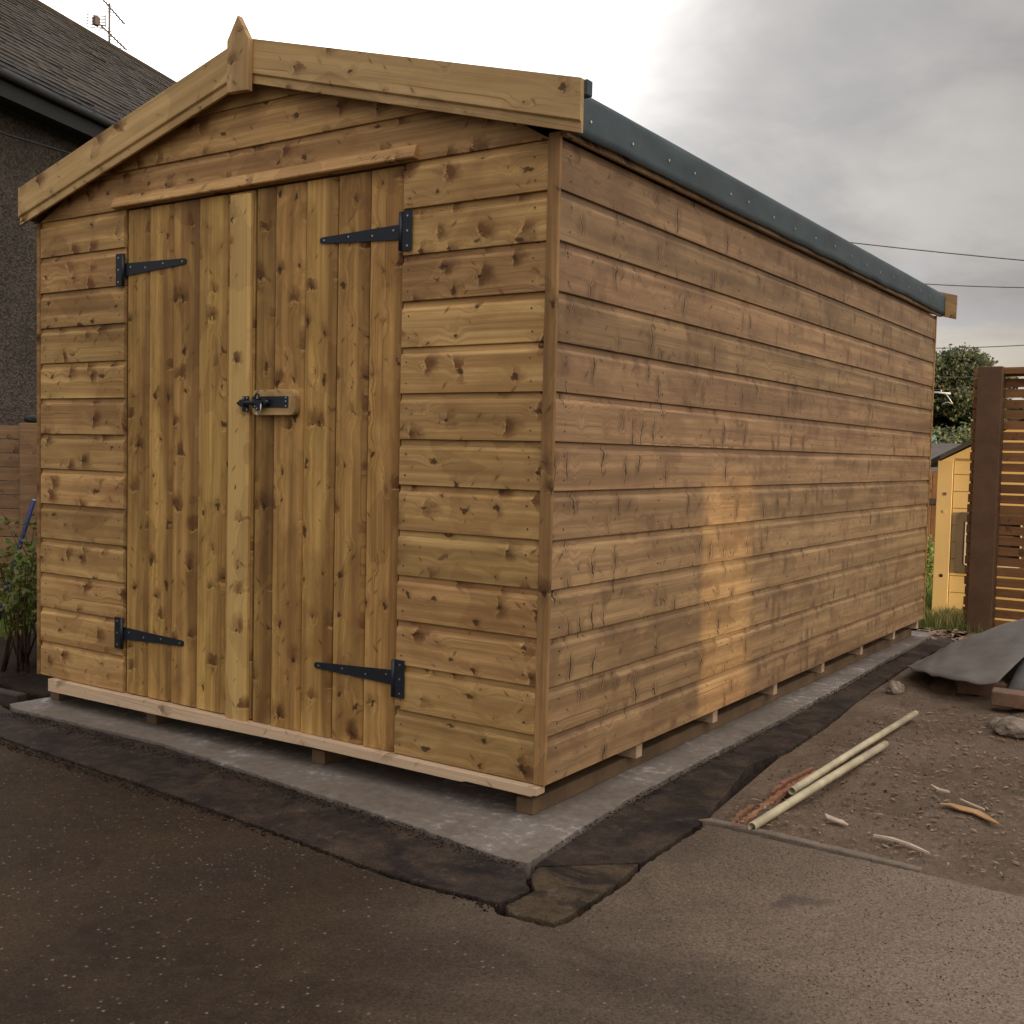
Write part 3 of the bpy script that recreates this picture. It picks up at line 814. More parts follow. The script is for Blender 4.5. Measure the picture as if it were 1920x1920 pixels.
# concrete base of the shed
slab_o = [(-2.43, -.118), (-2.415, .10), (-2.46, 4.46), (.065, 4.46), (.085, 3.2), (.098, 2.7), (.118, 1.75), (.115, .84), (.122, .34), (.145, -.02), (.168, -.285), (.10, -.297), (-.281, -.240), (-.906, -.176), (-1.507, -.120), (-1.95, -.135), (-2.36, -.150)]
struct('concrete_slab', poly_me('concrete_slab', ragged(slab_o, .014, .004, 5), -.25, -.105, .003), M['concrete'])
# dark edging courses round the slab
kf = [(-3.35, -.312), (-3.35, -.145), (-2.45, -.140), (-2.36, -.166), (-1.95, -.150), (-1.507, -.135), (-.906, -.191), (-.281, -.255), (.10, -.312), (.170, -.305), (.262, -.420), (.248, -.525), (.06, -.545), (-.113, -.545), (-.406, -.515), (-1.124, -.456), (-1.98, -.412)]
struct('kerb', poly_me('kerb', ragged(kf, .012, .0045, 8), -.2, -.1105, .004), M['kerb'])
kc = [(.275, -.420), (.268, -.530), (.290, -.553), (.408, -.540), (.414, -.50), (.412, -.246), (.392, -.105), (.200, -.285), (.215, -.34)]
struct('kerb', poly_me('kerb', ragged(kc, .010, .003, 9), -.2, -.1100, .004), M['kerb_patch'])
kr = [(.184, -.275), (.159, -.02), (.136, .34), (.130, .84), (.134, 1.75), (.113, 2.7), (.10, 3.2), (.080, 4.4), (.22, 4.35), (.205, 3.29), (.235, 2.5), (.285, 1.75), (.300, 1.258), (.262, .961), (.385, .33), (.390, -.085)]
struct('kerb', poly_me('kerb', ragged(kr, .014, .004, 11), -.2, -.1130, .004), M['kerb'])
# narrow pale edging at the foot of the dug bed
ed = [(.372, .312), (.398, .346), (.60, .350), (.85, .338), (1.0, .326), (1.0, .300), (.60, .318), (.41, .316)]
struct('path_edging', poly_me('path_edging', ragged(ed, .03, .0022, 13), -.2, -.1075, .004), M['edging'])

# dug-over bed, right
def bed():
    nx, ny = 150, 190; vs, fs = [], []
    for j in range(ny + 1):
        for i in range(nx + 1):
            u = i / nx; v = j / ny
            y = .30 + 4.5 * v
            x0 = .40 if y < .34 else (.37 if y < .6 else .28)
            x0 = max(.20, .42 - .09 * min(y, 2.2)) - .02
            x = x0 + (4.2 - x0) * u ** 1.5
            e = min(1, (x - x0) * 7) * min(1, (y - .30) * 6)
            h = noise.fractal(Vector((x * 3, y * 3, 1)), 1.0, 2.1, 4) * .022 + noise.fractal(Vector((x * 22, y * 22, 4)), 1.0, 2, 3) * .0075
            h += .03 * max(0, y - 1.6) * min(1, max(0, x - .5))
            vs.append((x, y, -.130 + (h + .006) * e))
    for j in range(ny):
        for i in range(nx):
            a = j * (nx + 1) + i; fs.append((a, a + 1, a + nx + 2, a + nx + 1))
    return mesh('earth_bed', vs, fs, True)
bed_o = struct('earth_bed', bed(), M['earth'])
# lawn behind and to the left
def lawn(name, x0, x1, y0, y1, z, seed):
    vs, fs = [], []; nx, ny = 24, 24
    for j in range(ny + 1):
        for i in range(nx + 1):
            x = x0 + (x1 - x0) * i / nx; y = y0 + (y1 - y0) * j / ny
            vs.append((x, y, z - max(0, min(.06, (y - 4.6) * .05)) + noise.noise(Vector((x, y, seed))) * .012))
    for j in range(ny):
        for i in range(nx):
            a = j * (nx + 1) + i; fs.append((a, a + 1, a + nx + 2, a + nx + 1))
    return mesh(name, vs, fs, True)
struct('lawn', lawn('lawn', -6.5, 3.5, 4.75, 14, -.118, 1), M['lawn'])
struct('lawn', lawn('lawn', -9.5, -3.9, .2, 8, -.112, 2), M['lawn'])

def blades(name, spots, hmin, hmax, wd, seed, lean=.5):
    r = random.Random(seed); vs, fs = [], []
    for (x, y, z) in spots:
        h = r.uniform(hmin, hmax); a = r.uniform(0, 6.283); l = r.uniform(.1, lean) * h; b = r.uniform(0, 6.283)
        dx_, dy_ = math.cos(a) * wd, math.sin(a) * wd; lx, ly = math.cos(b) * l, math.sin(b) * l
        k = len(vs)
        vs += [(x - dx_, y - dy_, z), (x + dx_, y + dy_, z), (x + lx * .35 + dx_ * .7, y + ly * .35 + dy_ * .7, z + h * .6), (x + lx * .35 - dx_ * .7, y + ly * .35 - dy_ * .7, z + h * .6), (x + lx, y + ly, z + h)]
        fs += [(k, k + 1, k + 2, k + 3), (k + 3, k + 2, k + 4)]
    me = bpy.data.meshes.new(name); me.from_pydata(vs, [], fs); return me
r = random.Random(4)
g1 = [(r.uniform(-1.6, .3), r.uniform(4.78, 9), 0) for _ in range(16000)]
g1 = [(x, y, -.12 - max(0, min(.06, (y - 4.6) * .05))) for x, y, _ in g1]
tag(link('grass', blades('grass', g1, .03, .07, .0035, 1), M['grass'], kind='stuff'), 'short green lawn grass between shed and yellow playhouse', 'grass')
g2 = [(r.uniform(-7.5, -3.9), r.uniform(.3, 4), -.115) for _ in range(14000)]
tag(link('grass', blades('grass', g2, .03, .08, .005, 2), M['grass'], kind='stuff'), 'shaded lawn grass behind the thin-stemmed shrub on the left', 'grass')
g3 = [(r.gauss(.045, .07), r.gauss(5.0, .06), -.135) for _ in range(900)]
tag(link('grass_tuft', blades('grass_tuft', g3, .05, .15, .0035, 3, .9), M['grass_dry'], kind='stuff'), 'sunlit yellowish grass tuft at the foot of the playhouse', 'grass')

# ------------------------------------------------------------------ litter on the bed
def bed_z(x, y):
    h = noise.fractal(Vector((x * 3, y * 3, 1)), 1.0, 2.1, 4) * .022 + .03 * max(0, y - 1.6) * min(1, max(0, x - .5))
    return -.130 + h + .006
def chip_me(name, n, area, size, seed, flat=True):
    r = random.Random(seed); vs, fs = [], []
    for _ in range(n):
        x, y = area(r); L = r.uniform(*size); wd = L * r.uniform(.12, .45); a = r.uniform(0, 3.14); z = bed_z(x, y) + .006
        ca, sa = math.cos(a), math.sin(a); k = len(vs); th = .0015; til = r.uniform(-.2, .2)
        for (u, v, w_) in ((-.5, -.1, 0), (.0, -.5, .1), (.5, .05, 0), (.05, .5, .15)):
            for zz in (0, th): vs.append((x + (u * ca * L - v * sa * wd), y + (u * sa * L + v * ca * wd), z + zz + w_ * L * .3 + til * u * L))
        fs += [(k, k + 2, k + 4, k + 6), (k + 1, k + 7, k + 5, k + 3), (k, k + 1, k + 3, k + 2), (k + 2, k + 3, k + 5, k + 4), (k + 4, k + 5, k + 7, k + 6), (k + 6, k + 7, k + 1, k)]
    me = bpy.data.meshes.new(name); me.from_pydata(vs, [], fs); return me
tag(link('leaf_litter', chip_me('leaf_litter', 1500, lambda r: (r.uniform(.42, 1.5), r.uniform(.36, 2.4)), (.005, .030), 5), M['leaf_litter'], kind='stuff'), 'small brown leaves and chips scattered over the dug earth', 'leaf litter')
tag(link('wood_chips', chip_me('wood_chips', 160, lambda r: (r.gauss(.08, .07), r.gauss(4.45, .12)), (.02, .09), 6), M['leaf_litter'], kind='stuff'), 'heap of twigs and wood chips beside the far shed corner', 'wood chips')
# single pieces one can point to
def sliver(name, pts, w_, h_, mat, label, cat):
    """flat torn piece along a line of points with given widths"""
    vs, fs = [], []
    n = len(pts)
    for i, (x, y) in enumerate(pts):
        a = Vector(pts[max(0, i - 1)]); b = Vector(pts[min(n - 1, i + 1)]); d = (b - a).normalized(); nn = Vector((-d.y, d.x))
        z = bed_z(x, y) + .012
        for s in (-1, 1):
            for zz in (0, h_): vs.append((x + nn.x * w_[i] * s, y + nn.y * w_[i] * s, z + zz))
    for i in range(n - 1):
        a = i * 4; b = a + 4
        fs += [(a, a + 2, b + 2, b), (a + 1, b + 1, b + 3, a + 3), (a, b, b + 1, a + 1), (a + 2, a + 3, b + 3, b + 2)]
    fs += [(0, 1, 3, 2), ((n - 1) * 4, (n - 1) * 4 + 2, (n - 1) * 4 + 3, (n - 1) * 4 + 1)]
    return tag(link(name, mesh(name, vs, fs), mat), label, cat)
sliver('bark_piece', [(.905, .935), (.935, .94), (.97, .925), (1.01, .93), (1.05, .905), (1.085, .87)], [.007, .012, .020, .018, .012, .003], .004, M['chip_tan'], 'torn orange-tan piece of bark lying alone on the dug earth at right', 'bark')
sliver('dry_leaf', [(.66, .575), (.685, .55), (.715, .535), (.745, .515)], [.002, .013, .012, .003], .004, M['chip_pale'], 'pale curled dry leaf lying just right of the white conduit ends', 'leaf')
sliver('twig', [(.83, .475), (.88, .475), (.93, .468), (.99, .44)], [.004, .006, .006, .002], .006, M['chip_pale'], 'long pale peeled twig nearest the driveway edge', 'twig')
sliver('twig', [(.84, 1.09), (.87, 1.06), (.905, 1.05)], [.003, .006, .005], .005, M['chip_pale'], 'short bent pale twig above the orange-tan bark', 'twig')
sliver('twig', [(.95, 1.0), (.985, .975), (1.03, .955)], [.003, .004, .003], .005, M['chip_pale'], 'straight pale twig just beyond the orange-tan bark', 'twig')

def grit_me(name, n, area, size, z0, seed):
    r = random.Random(seed); vs, fs = [], []
    for _ in range(n):
        x, y = area(r); q = r.uniform(*size) * r.uniform(.5, 1); a = r.uniform(0, 6.28); k = len(vs); z = z0(x, y)
        for i in range(4):
            t = a + i * 1.57 + r.uniform(-.4, .4); e = q * r.uniform(.6, 1.2)
            vs.append((x + math.cos(t) * e, y + math.sin(t) * e, z))
        for i in range(3):
            t = a + .5 + i * 2.09; e = q * r.uniform(.25, .6)
            vs.append((x + math.cos(t) * e, y + math.sin(t) * e, z + q * r.uniform(.5, .9)))
        fs += [(k + 4, k + 5, k + 6), (k, k + 1, k + 4), (k + 1, k + 5, k + 4), (k + 1, k + 2, k + 5), (k + 2, k + 6, k + 5), (k + 2, k + 3, k + 6), (k + 3, k, k + 6), (k, k + 4, k + 6)]
    me = bpy.data.meshes.new(name); me.from_pydata(vs, [], fs); return me
M['grit'] = leafm('loose_grit', ((.03, .022, .016), (.08, .058, .042), (.20, .16, .125)), .9, 0)
tag(link('grit', grit_me('grit', 5200, lambda r: (r.uniform(-2.2, 1.6), r.uniform(-1.7, -.50) + 0), (.0012, .0042), lambda x, y: -.1146, 41), M['grit'], kind='stuff'), 'loose grit scattered over the brown driveway', 'grit')
tag(link('grit', grit_me('grit', 2600, lambda r: (r.uniform(.45, 1.5), r.uniform(-.5, .26)), (.0012, .004), lambda x, y: -.1146, 43), M['grit'], kind='stuff'), 'loose grit on the paler driveway beside the dug earth', 'grit')
tag(link('gravel', grit_me('gravel', 2200, lambda r: (r.uniform(.36, 1.7), r.uniform(.36, 2.5)), (.0015, .007), bed_z, 42), M['grit'], kind='stuff'), 'small stones and crumbs of earth over the dug bed', 'gravel')
tag(link('soil_crumbs', grit_me('soil_crumbs', 1800, lambda r: (lambda q, w_: (q, -.19 - .11 * max(0, (q + 1.2) / 1.4) + w_))(r.uniform(-2.3, .15), r.gauss(-.01, .02)), (.001, .005), lambda x, y: -.1098, 47), M['soil'], kind='stuff'), 'dark crumbs of soil gathered along the front edge of the concrete slab', 'crumbs')
tag(link('soil_crumbs', grit_me('soil_crumbs', 1600, lambda r: (lambda y: (.138 - .012 * y + r.gauss(0, .016), y))(r.uniform(-.2, 3.6)), (.001, .005), lambda x, y: -.1120, 48), M['soil'], kind='stuff'), 'dark crumbs of soil gathered along the side edge of the concrete slab', 'crumbs')
tag(link('crumbs', grit_me('crumbs', 1500, lambda r: (lambda q, w_: (q, -.45 - .09 * (q + 2) / 2.2 + w_))(r.uniform(-2.1, .25), r.gauss(0, .016)), (.0015, .006), lambda x, y: -.1135, 44), M['soil'], kind='stuff'), 'dark crumbs and moss along the crack beside the concrete strip', 'crumbs')
# conduits and split timber
def pipe(a, b, ra, label):
    A_, B_ = Vector(a), Vector(b); d = (B_ - A_).normalized()
    t = tube_me('conduit', [A_, A_.lerp(B_, .5) + Vector((0, 0, .002)), B_], ra, 14, cap=False)
    o = link('conduit_pipe', t, M['pipe'])
    md = o.modifiers.new('solid', 'SOLIDIFY'); md.thickness = .0022; md.offset = -1
    return tag(o, label, 'pipe', 'cream conduit pipes on the dug earth')
pipe((.506, .715, -.098), (.555, 2.03, -.085), .0125, 'longer and farther of the two cream plastic pipes')
pipe((.533, .318, -.099), (.592, 1.455, -.088), .0130, 'nearer cream plastic pipe reaching to the driveway edge')
def splinter(pts, ws, hs, label, seed):
    r = random.Random(seed); vs, fs = [], []
    fine, fw, fh = [], [], []
    for i in range(len(pts) - 1):
        for k in range(6):
            t = k / 6; a, b = Vector(pts[i]), Vector(pts[i + 1])
            fine.append(a.lerp(b, t) + Vector((r.uniform(-.003, .003), 0, 0))); fw.append(max(.0015, (ws[i] * (1 - t) + ws[i + 1] * t) * r.uniform(.45, 1.05))); fh.append((hs[i] * (1 - t) + hs[i + 1] * t) * r.uniform(.7, 1.1))
    pts, ws, hs = fine, fw, fh
    n = len(pts)
    for i, (x, y, z) in enumerate(pts):
        for s in (-1, 1):
            for t in (0, 1): vs.append((x + s * ws[i] + r.uniform(-.002, .002), y + r.uniform(-.004, .004), z + t * hs[i] + r.uniform(-.001, .001)))
    for i in range(n - 1):
        a = i * 4; b = a + 4
        fs += [(a, a + 2, b + 2, b), (a + 1, b + 1, b + 3, a + 3), (a, b, b + 1, a + 1), (a + 2, a + 3, b + 3, b + 2)]
    fs += [(0, 1, 3, 2), ((n - 1) * 4, (n - 1) * 4 + 2, (n - 1) * 4 + 3, (n - 1) * 4 + 1)]
    me = mesh('split_batten', vs, fs)
    me.transform(Matrix.Rotation(rad(-90), 4, 'Z'))
    return tag(link('split_batten', me, M['terracotta'], rot=(0, 0, rad(90))), label, 'batten', 'split orange battens beside the pipes')
splinter([(.492, .32, -.122), (.486, .42, -.12), (.480, .53, -.12), (.478, .66, -.12), (.474, .80, -.12), (.476, .93, -.118), (.484, 1.06, -.118)], [.014, .013, .010, .013, .010, .008, .005], [.016, .018, .014, .018, .015, .013, .010], 'long orange-red split batten lying next to the pipes', 1)
splinter([(.462, .35, -.121), (.455, .43, -.12), (.452, .50, -.12), (.455, .56, -.12)], [.006, .011, .009, .004], [.012, .020, .018, .010], 'short torn orange batten at the near end, shed side', 2)
splinter([(.447, .70, -.118), (.446, .80, -.118), (.452, .93, -.117), (.458, 1.07, -.117)], [.006, .009, .008, .005], [.012, .016, .014, .010], 'thin orange splinter farther along on the shed side', 3)

# roofing felt offcut draped over a rubble heap
def offcut():
    # rows across (near edge -> far edge), columns left -> right
    near = [(.275, 2.98, -.070), (.36, 2.80, -.055), (.47, 2.66, -.040), (.60, 2.56, -.030), (.70, 2.52, -.022), (.775, 2.52, -.010)]
    mid = [(.255, 3.35, -.105), (.36, 3.25, -.040), (.47, 3.18, -.005), (.60, 3.12, .035), (.72, 3.1, .055), (.82, 3.1, .065)]
    far = [(.22, 3.95, -.120), (.32, 3.98, -.070), (.44, 3.95, .000), (.58, 3.9, .070), (.72, 3.85, .125), (.86, 3.8, .155)]
    vs, fs = [], []; nu, nv = 30, 24
    def samp(row, u):
        f = u * (len(row) - 1); i = min(int(f), len(row) - 2); t = f - i
        a, b = Vector(row[i]), Vector(row[i + 1]); return a.lerp(b, t)
    for j in range(nv + 1):
        v = j / nv
        for i in range(nu + 1):
            u = i / nu
            a, b, c_ = samp(near, u), samp(mid, u), samp(far, u)
            p_ = a.lerp(b, v * 2) if v < .5 else b.lerp(c_, v * 2 - 1)
            p_ = p_ + Vector((0, 0, noise.noise(Vector((u * 3, v * 3, 2))) * .016 + abs(noise.noise(Vector((u * 5 + v * 2, v * 1.5, 8)))) * .022 + noise.noise(Vector((u * 14, v * 14, 5))) * .003))
            vs.append(p_)
    for j in range(nv):
        for i in range(nu):
            a = j * (nu + 1) + i; fs.append((a, a + 1, a + nu + 2, a + nu + 1))
    return mesh('felt_offcut', vs, fs, True)
o = link('felt_offcut', offcut(), M['felt_black']); md = o.modifiers.new('s', 'SOLIDIFY'); md.thickness = .005
tag(o, 'curved dark grey roofing felt offcut draped over the rubble', 'roofing felt')
def sheet2():
    vs, fs = [], []; nu, nv = 16, 16
    for j in range(nv + 1):
        for i in range(nu + 1):
            u, v = i / nu, j / nv
            x = .80 + .9 * u - .03 * v; y = 2.62 + 1.5 * v
            z = .045 + .16 * v + .05 * math.sin(u * 2.4) - .1 * (1 - v) ** 2 + noise.noise(Vector((u * 3, v * 3, 5))) * .02
            vs.append((x, y, z))
    for j in range(nv):
        for i in range(nu):
            a = j * (nu + 1) + i; fs.append((a, a + 1, a + nu + 2, a + nu + 1))
    return mesh('felt_offcut', vs, fs, True)
o = link('felt_offcut', sheet2(), M['felt_black']); md = o.modifiers.new('s', 'SOLIDIFY'); md.thickness = .005
tag(o, 'second felt sheet cut off by the right edge, folded over blocks', 'roofing felt')
def lump(name, c_, s, seed, mat, label, cat, group=None, rot=0):
    bm = bmesh.new(); bmesh.ops.create_icosphere(bm, subdivisions=3, radius=1)
    for v in bm.verts:
        q = v.co.copy()
        v.co = q * (1 + .25 * noise.noise(q * 1.4 + Vector((seed, 0, 0))) + .16 * noise.noise(q * 3.4 + Vector((0, seed, 0))))
        v.co = Vector((v.co.x * s[0], v.co.y * s[1], v.co.z * s[2]))
    me = bpy.data.meshes.new(name); bm.to_mesh(me); bm.free()
    for p_ in me.polygons: p_.use_smooth = name not in ('stone',)
    return tag(link(name, me, mat, loc=c_, rot=(0, 0, rot)), label, cat, group)
lump('rubble_heap', (.62, 3.25, -.16), (.30, .62, .10), 3, M['earth'], 'low mound of earth and rubble under the dark felt offcut', 'rubble')
lump('stone', (.335, 2.55, -.10), (.035, .05, .035), 5, M['rubble'], 'rounded stone poking out under the left edge of the felt offcut', 'stone', None)
lump('stone', (.93, 2.02, -.085), (.075, .06, .040), 8, M['rubble'], 'large pale lump of rubble at the right picture edge', 'stone')
lump('stone', (.86, 2.12, -.10), (.045, .04, .026), 9, M['rubble'], 'smaller pale stone left of the large rubble lump', 'stone')
def brick(x, y, z, rz, label):
    return tag(link('brick', box_me('brick', -.105, .105, -.05, .05, -.0325, .0325, .005), M['brick'], loc=(x, y, z), rot=(0, rad(2), rz)), label, 'brick', 'bricks under the felt sheets')
brick(.865, 2.50, -.065, rad(8), 'dull brick under the felt corner, left of its pair')
brick(1.09, 2.50, -.065, rad(4), 'dull brick cut off by the right picture edge')
brick(.66, 2.78, -.085, rad(20), 'dark brick in shadow below the curved felt edge')

# timber edging of the left bed
tag(link('timber_edging', box_me('timber_edging', -3.6, -2.47, .02, .07, -.15, -.085, .006), M['bark_sleeper'], rot=(0, 0, rad(2))), 'dark weathered timber edging of the bed left of the shed', 'timber')
bed2 = [(-3.9, .09), (-2.45, .05), (-2.47, 4.6), (-3.9, 4.6)]
struct('flower_bed', poly_me('flower_bed', ragged(bed2, .1, .02, 20), -.2, -.105, .01), M['soil'])

# ------------------------------------------------------------------ shrub
def shrub(name, cx, cy, n, h, spread, seed, label):
    r = random.Random(seed); root = empty(name, label, 'shrub', (cx, cy, -.105))
    st, vs, fs = [], [], []
    for i in range(n):
        a = r.uniform(0, 6.28); l = r.uniform(.2, 1) * spread; H = h * r.uniform(.6, 1.05)
        p0 = Vector((r.gauss(0, .06), r.gauss(0, .08), 0)); p2 = p0 + Vector((math.cos(a) * l, math.sin(a) * l, H))
        pts = [p0, p0.lerp(p2, .35) + Vector((r.gauss(0, .012), r.gauss(0, .012), .03)), p0.lerp(p2, .7) + Vector((r.gauss(0, .015), r.gauss(0, .015), .02)), p2]
        st.append((tube_me('s', pts, [.0045, .0038, .0028, .0014], 5), None))
        for k in range(26):
            f = r.uniform(.35, 1.05) ** .8; c_ = p0.lerp(p2, min(f, 1)) + Vector((r.gauss(0, .03), r.gauss(0, .03), r.gauss(0, .02)))
            s = r.uniform(.010, .026); d1 = Vector((r.gauss(0, 1), r.gauss(0, 1), r.gauss(0, .6))).normalized(); d2 = d1.orthogonal().normalized()
            q = len(vs); vs += [c_ - d1 * s, c_ + d2 * s * .5, c_ + d1 * s, c_ - d2 * s * .5]; fs.append((q, q + 1, q + 2, q + 3))
    link('stems', merge('stems', st), M['stem'], root, kind='stuff')
    me = bpy.data.meshes.new('leaves'); me.from_pydata([tuple(v) for v in vs], [], fs)
    link('foliage', me, M['leaf_shrub'], root, kind='stuff')
shrub('shrub', -3.02, .33, 34, .62, .26, 3, 'thin-stemmed green and red-leaved shrub left of the shed')
shrub('shrub', -3.32, .75, 26, .66, .3, 5, 'bushier green shrub at the left picture edge in front of the low fence')

# ------------------------------------------------------------------ left low fence
Rv = Vector((.83, .56, 0)).normalized()
lf = empty('slat_fence', 'low brown horizontal-slat fence in front of the pebbledashed house', 'fence', (-5.30, 1.74, -.11))
lf.rotation_euler = (0, 0, math.atan2(Rv.y, Rv.x))
for k in range(12):
    link('slat', box_me('slat', -1.6, .0, -.012, .006, .03 + k * .095, .03 + k * .095 + .089, .002), M['fence_left'], lf, (0, rng.uniform(-.002, .002), 0))
    link('slat', box_me('slat', .12, 1.3, .05, .068, .03 + k * .095, .03 + k * .095 + .089, .002), M['fence_left'], lf, (0, rng.uniform(-.002, .002), 0))
link('post', box_me('post', -.01, .125, -.05, .05, -.02, 1.185, .004), M['fence_left'], lf)
link('post_cap', lump('c', (0, 0, 0), (.05, .05, .03), 4, M['gutter'], '', '').data, M['gutter'], lf, (.06, 0, 1.21))
bpy.data.objects.remove(bpy.data.objects['c'])
tag(link('blue_pole', tube_me('blue_pole', [(-4.05, 1.02, .62), (-4.22, .98, .18), (-4.30, .96, -.08)], .012, 8), M['blue']), 'dark blue plastic pole leaning between the shrubs and the shed', 'pole')

# ------------------------------------------------------------------ pebbledashed house, left
E_ = Vector((-.322, .947, 0)).normalized(); N_ = Vector((.947, .322, 0)).normalized()
house = empty('house', 'dark pebbledashed house with slate roof rising behind the left side of the shed', 'house', (0, 0, 0))
house.matrix_world = Matrix((E_, N_, Vector((0, 0, 1)))).transposed().to_4x4()
# local x along the eaves, y outwards to the garden
EV, RS, RH, EH = -8.0, -12.27, 8.36, 4.98
A0, A1 = 1.0, 30.0
link('wall', box_me('wall', A0, A1, RS - 4.0, EV - .38, -.3, EH - .12), M['dash'], house)
link('soffit', box_me('soffit', A0 - .1, A1, EV - .40, EV + .02, EH - .20, EH - .13), M['gutter'], house)
link('fascia', box_me('fascia', A0 - .1, A1, EV + .021, EV + .045, EH - .27, EH - .03), M['gutter'], house)
gut = [(A0 - .15, EV + .10, EH - .05), (A1, EV + .10, EH - .05)]
link('gutter', tube_me('gutter', gut, .045, 10), M['gutter'], house)
dn = math.hypot(EV - RS, RH - EH)
vs = [(A0 - .15, EV + .04, EH - .02), (A1, EV + .04, EH - .02), (A1, RS, RH - .03), (A0 - .15, RS, RH - .03), (A0 - .15, 2 * RS - EV, EH - .02), (A1, 2 * RS - EV, EH - .02), (A0 - .15, RS, EH - .3), (A1, RS, EH - .3)]
link('roof_deck', mesh('roof_deck', vs, [(0, 1, 2, 3), (3, 2, 5, 4), (0, 3, 4, 6), (1, 7, 5, 2)]), M['gutter'], house)
# slates: real lapped geometry, joined
def slates():
    r = random.Random(2); vs, fs = [], []
    pit = math.atan2(RH - EH, EV - RS); up = Vector((0, -math.cos(pit), math.sin(pit))); nn = Vector((0, math.sin(pit), math.cos(pit)))
    g = .19; rows = int(dn / g); wd = .28
    for j in range(rows):
        a = A0 - .15 + (j % 2) * wd * .5 - wd
        base_ = Vector((0, EV + .07, EH - .03)) + up * (g * j)
        while a < 21:
            w_ = wd * r.uniform(.93, .99); lift = r.uniform(.010, .024); o_ = r.uniform(-.006, .006)
            k = len(vs)
            for (u, v, t) in ((0, 0, lift), (w_, 0, lift + r.uniform(-.004, .006)), (w_, g + .05, .002), (0, g + .05, .002)):
                vs.append(base_ + Vector((a + u, 0, 0)) + up * (v + o_) + nn * (t + .012))
            for (u, v, t) in ((0, 0, lift - .009), (w_, 0, lift - .009)):
                vs.append(base_ + Vector((a + u, 0, 0)) + up * (v + o_) + nn * (t + .010))
            fs += [(k, k + 1, k + 2, k + 3), (k, k + 4, k + 5, k + 1)]
            a += wd
    me = bpy.data.meshes.new('slates'); me.from_pydata([tuple(v) for v in vs], [], fs); return me
link('slates', slates(), M['slate'], house, kind='stuff')
link('ridge', tube_me('ridge', [(A0 - .15, RS, RH + .0), (A1, RS, RH + .0)], .09, 8), M['slate'], house)
# TV aerials on a mast at the ridge
mast = Vector((-16.53, 10.5, 8.3))
aer = empty('tv_aerial', 'pinkish grey television aerial pair on a thin mast above the slate roof ridge', 'aerial', mast)
link('mast', tube_me('mast', [(0, 0, -.3), (0, 0, .86)], .022, 6), M['rust'], aer)
def yagi(z, a, b_, refl):
    bo = link('boom', tube_me('boom', [a, b_], .017, 5), M['rust'], aer)
    parts = []
    d = (Vector(b_) - Vector(a))
    side = Vector((-.56, -.83, 0)).normalized()
    Rr = Vector((.83, .56, 0))
    for k in range(9):
        c_ = Vector(a) + d * (.12 + .85 * k / 8)
        parts.append((tube_me('e', [c_ - side * .12, c_ + side * .12], .007, 4), None))
    link('elements', merge('elements', parts), M['rust'], bo, kind='stuff')
    parts = []
    c_ = Vector(a)
    for k in range(refl):
        zz = -.11 + .22 * k / (refl - 1)
        parts.append((tube_me('e', [c_ - Rr * .17 + Vector((0, 0, zz)), c_ + Rr * .17 + Vector((0, 0, zz - .03))], .010, 4), None))
    for s in (-.17, .17): parts.append((tube_me('e', [c_ + Rr * s + Vector((0, 0, -.11)), c_ + Rr * s + Vector((0, 0, .11))], .010, 4), None))
    parts.append((box_me('b', -.05, .05, -.05, .05, -.08, .07), Matrix.Translation(c_)))
    link('reflector', merge('reflector', parts), M['rust'], bo)
yagi(.3, (.12, -.37, .40), (-.17, .50, .20), 5)
yagi(.8, (.13, -.40, .93), (-.15, .44, .66), 5)
# wall cable under the eaves
tag(link('wall_cable', tube_me('wall_cable', [(-9.5, 3.35, 4.28), (-9.85, 4.39, 4.30), (-10.2, 5.42, 4.38), (-10.55, 6.45, 4.50)], .012, 5), M['gutter']), 'thin dark cable running across the pebbledashed wall below the eaves', 'cable')

# ------------------------------------------------------------------ slat fence, right
rf = empty('slat_fence', 'tall dark brown slatted fence with thick post in front of the yellow playhouse', 'fence', (.237, 4.92, -.14))
pitch = .0672
for k in range(25):
    z = .030 + k * pitch
    zt = .0 + rng.uniform(-.0015, .0015)
    if z + .055 > 1.70: break
    link('slat', box_me('slat', -.118 + rng.uniform(-.004, .004), .55, .052, .070, z, z + .0535, .0012), M['fence_brown'], rf, (0, 0, zt))
link('post', box_me('post', -.068, .078, -.075, .050, -.05, 1.700, .004), M['post_dark'], rf)
link('post', box_me('post', .44, .53, -.045, .050, -.05, 1.700, .004), M['post_dark'], rf)
link('top_rail', box_me('top_rail', -.060, .55, -.018, .0515, 1.655, 1.697, .002), M['fence_brown'], rf)
link('back_rail', box_me('back_rail', -.112, -.060, .0705, .095, .02, 1.62, .002), M['fence_brown'], rf)

# ------------------------------------------------------------------ playhouse
ph = empty('playhouse', 'yellow painted wooden playhouse with dark roof behind the slatted fence', 'playhouse', (-.145, 5.26, -.185))
ph.rotation_euler = (0, 0, rad(9))
PW, PD, PE, PR = 1.25, 1.1, 1.145, 1.50
front = link('wall', box_me('wall', .02, PW - .02, .02, PD, .03, PE), M['play'], ph)
zs = [.02, .135, .25, .365, .48, .595, .71, .825, .94, 1.055]
for i, z in enumerate(zs):
    h = .111
    link('board', box_me('board', .105, PW - .105, .0, .019, z, z + h, .0025), M['play'], front)
vs = [(.02, 0, PE), (PW - .02, 0, PE), (PW / 2, 0, PR - .03), (.02, .02, PE), (PW - .02, .02, PE), (PW / 2, .02, PR - .03)]
link('gable', mesh('gable', vs, [(0, 1, 2), (3, 5, 4), (0, 3, 4, 1), (1, 4, 5, 2), (2, 5, 3, 0)]), M['play'], front)
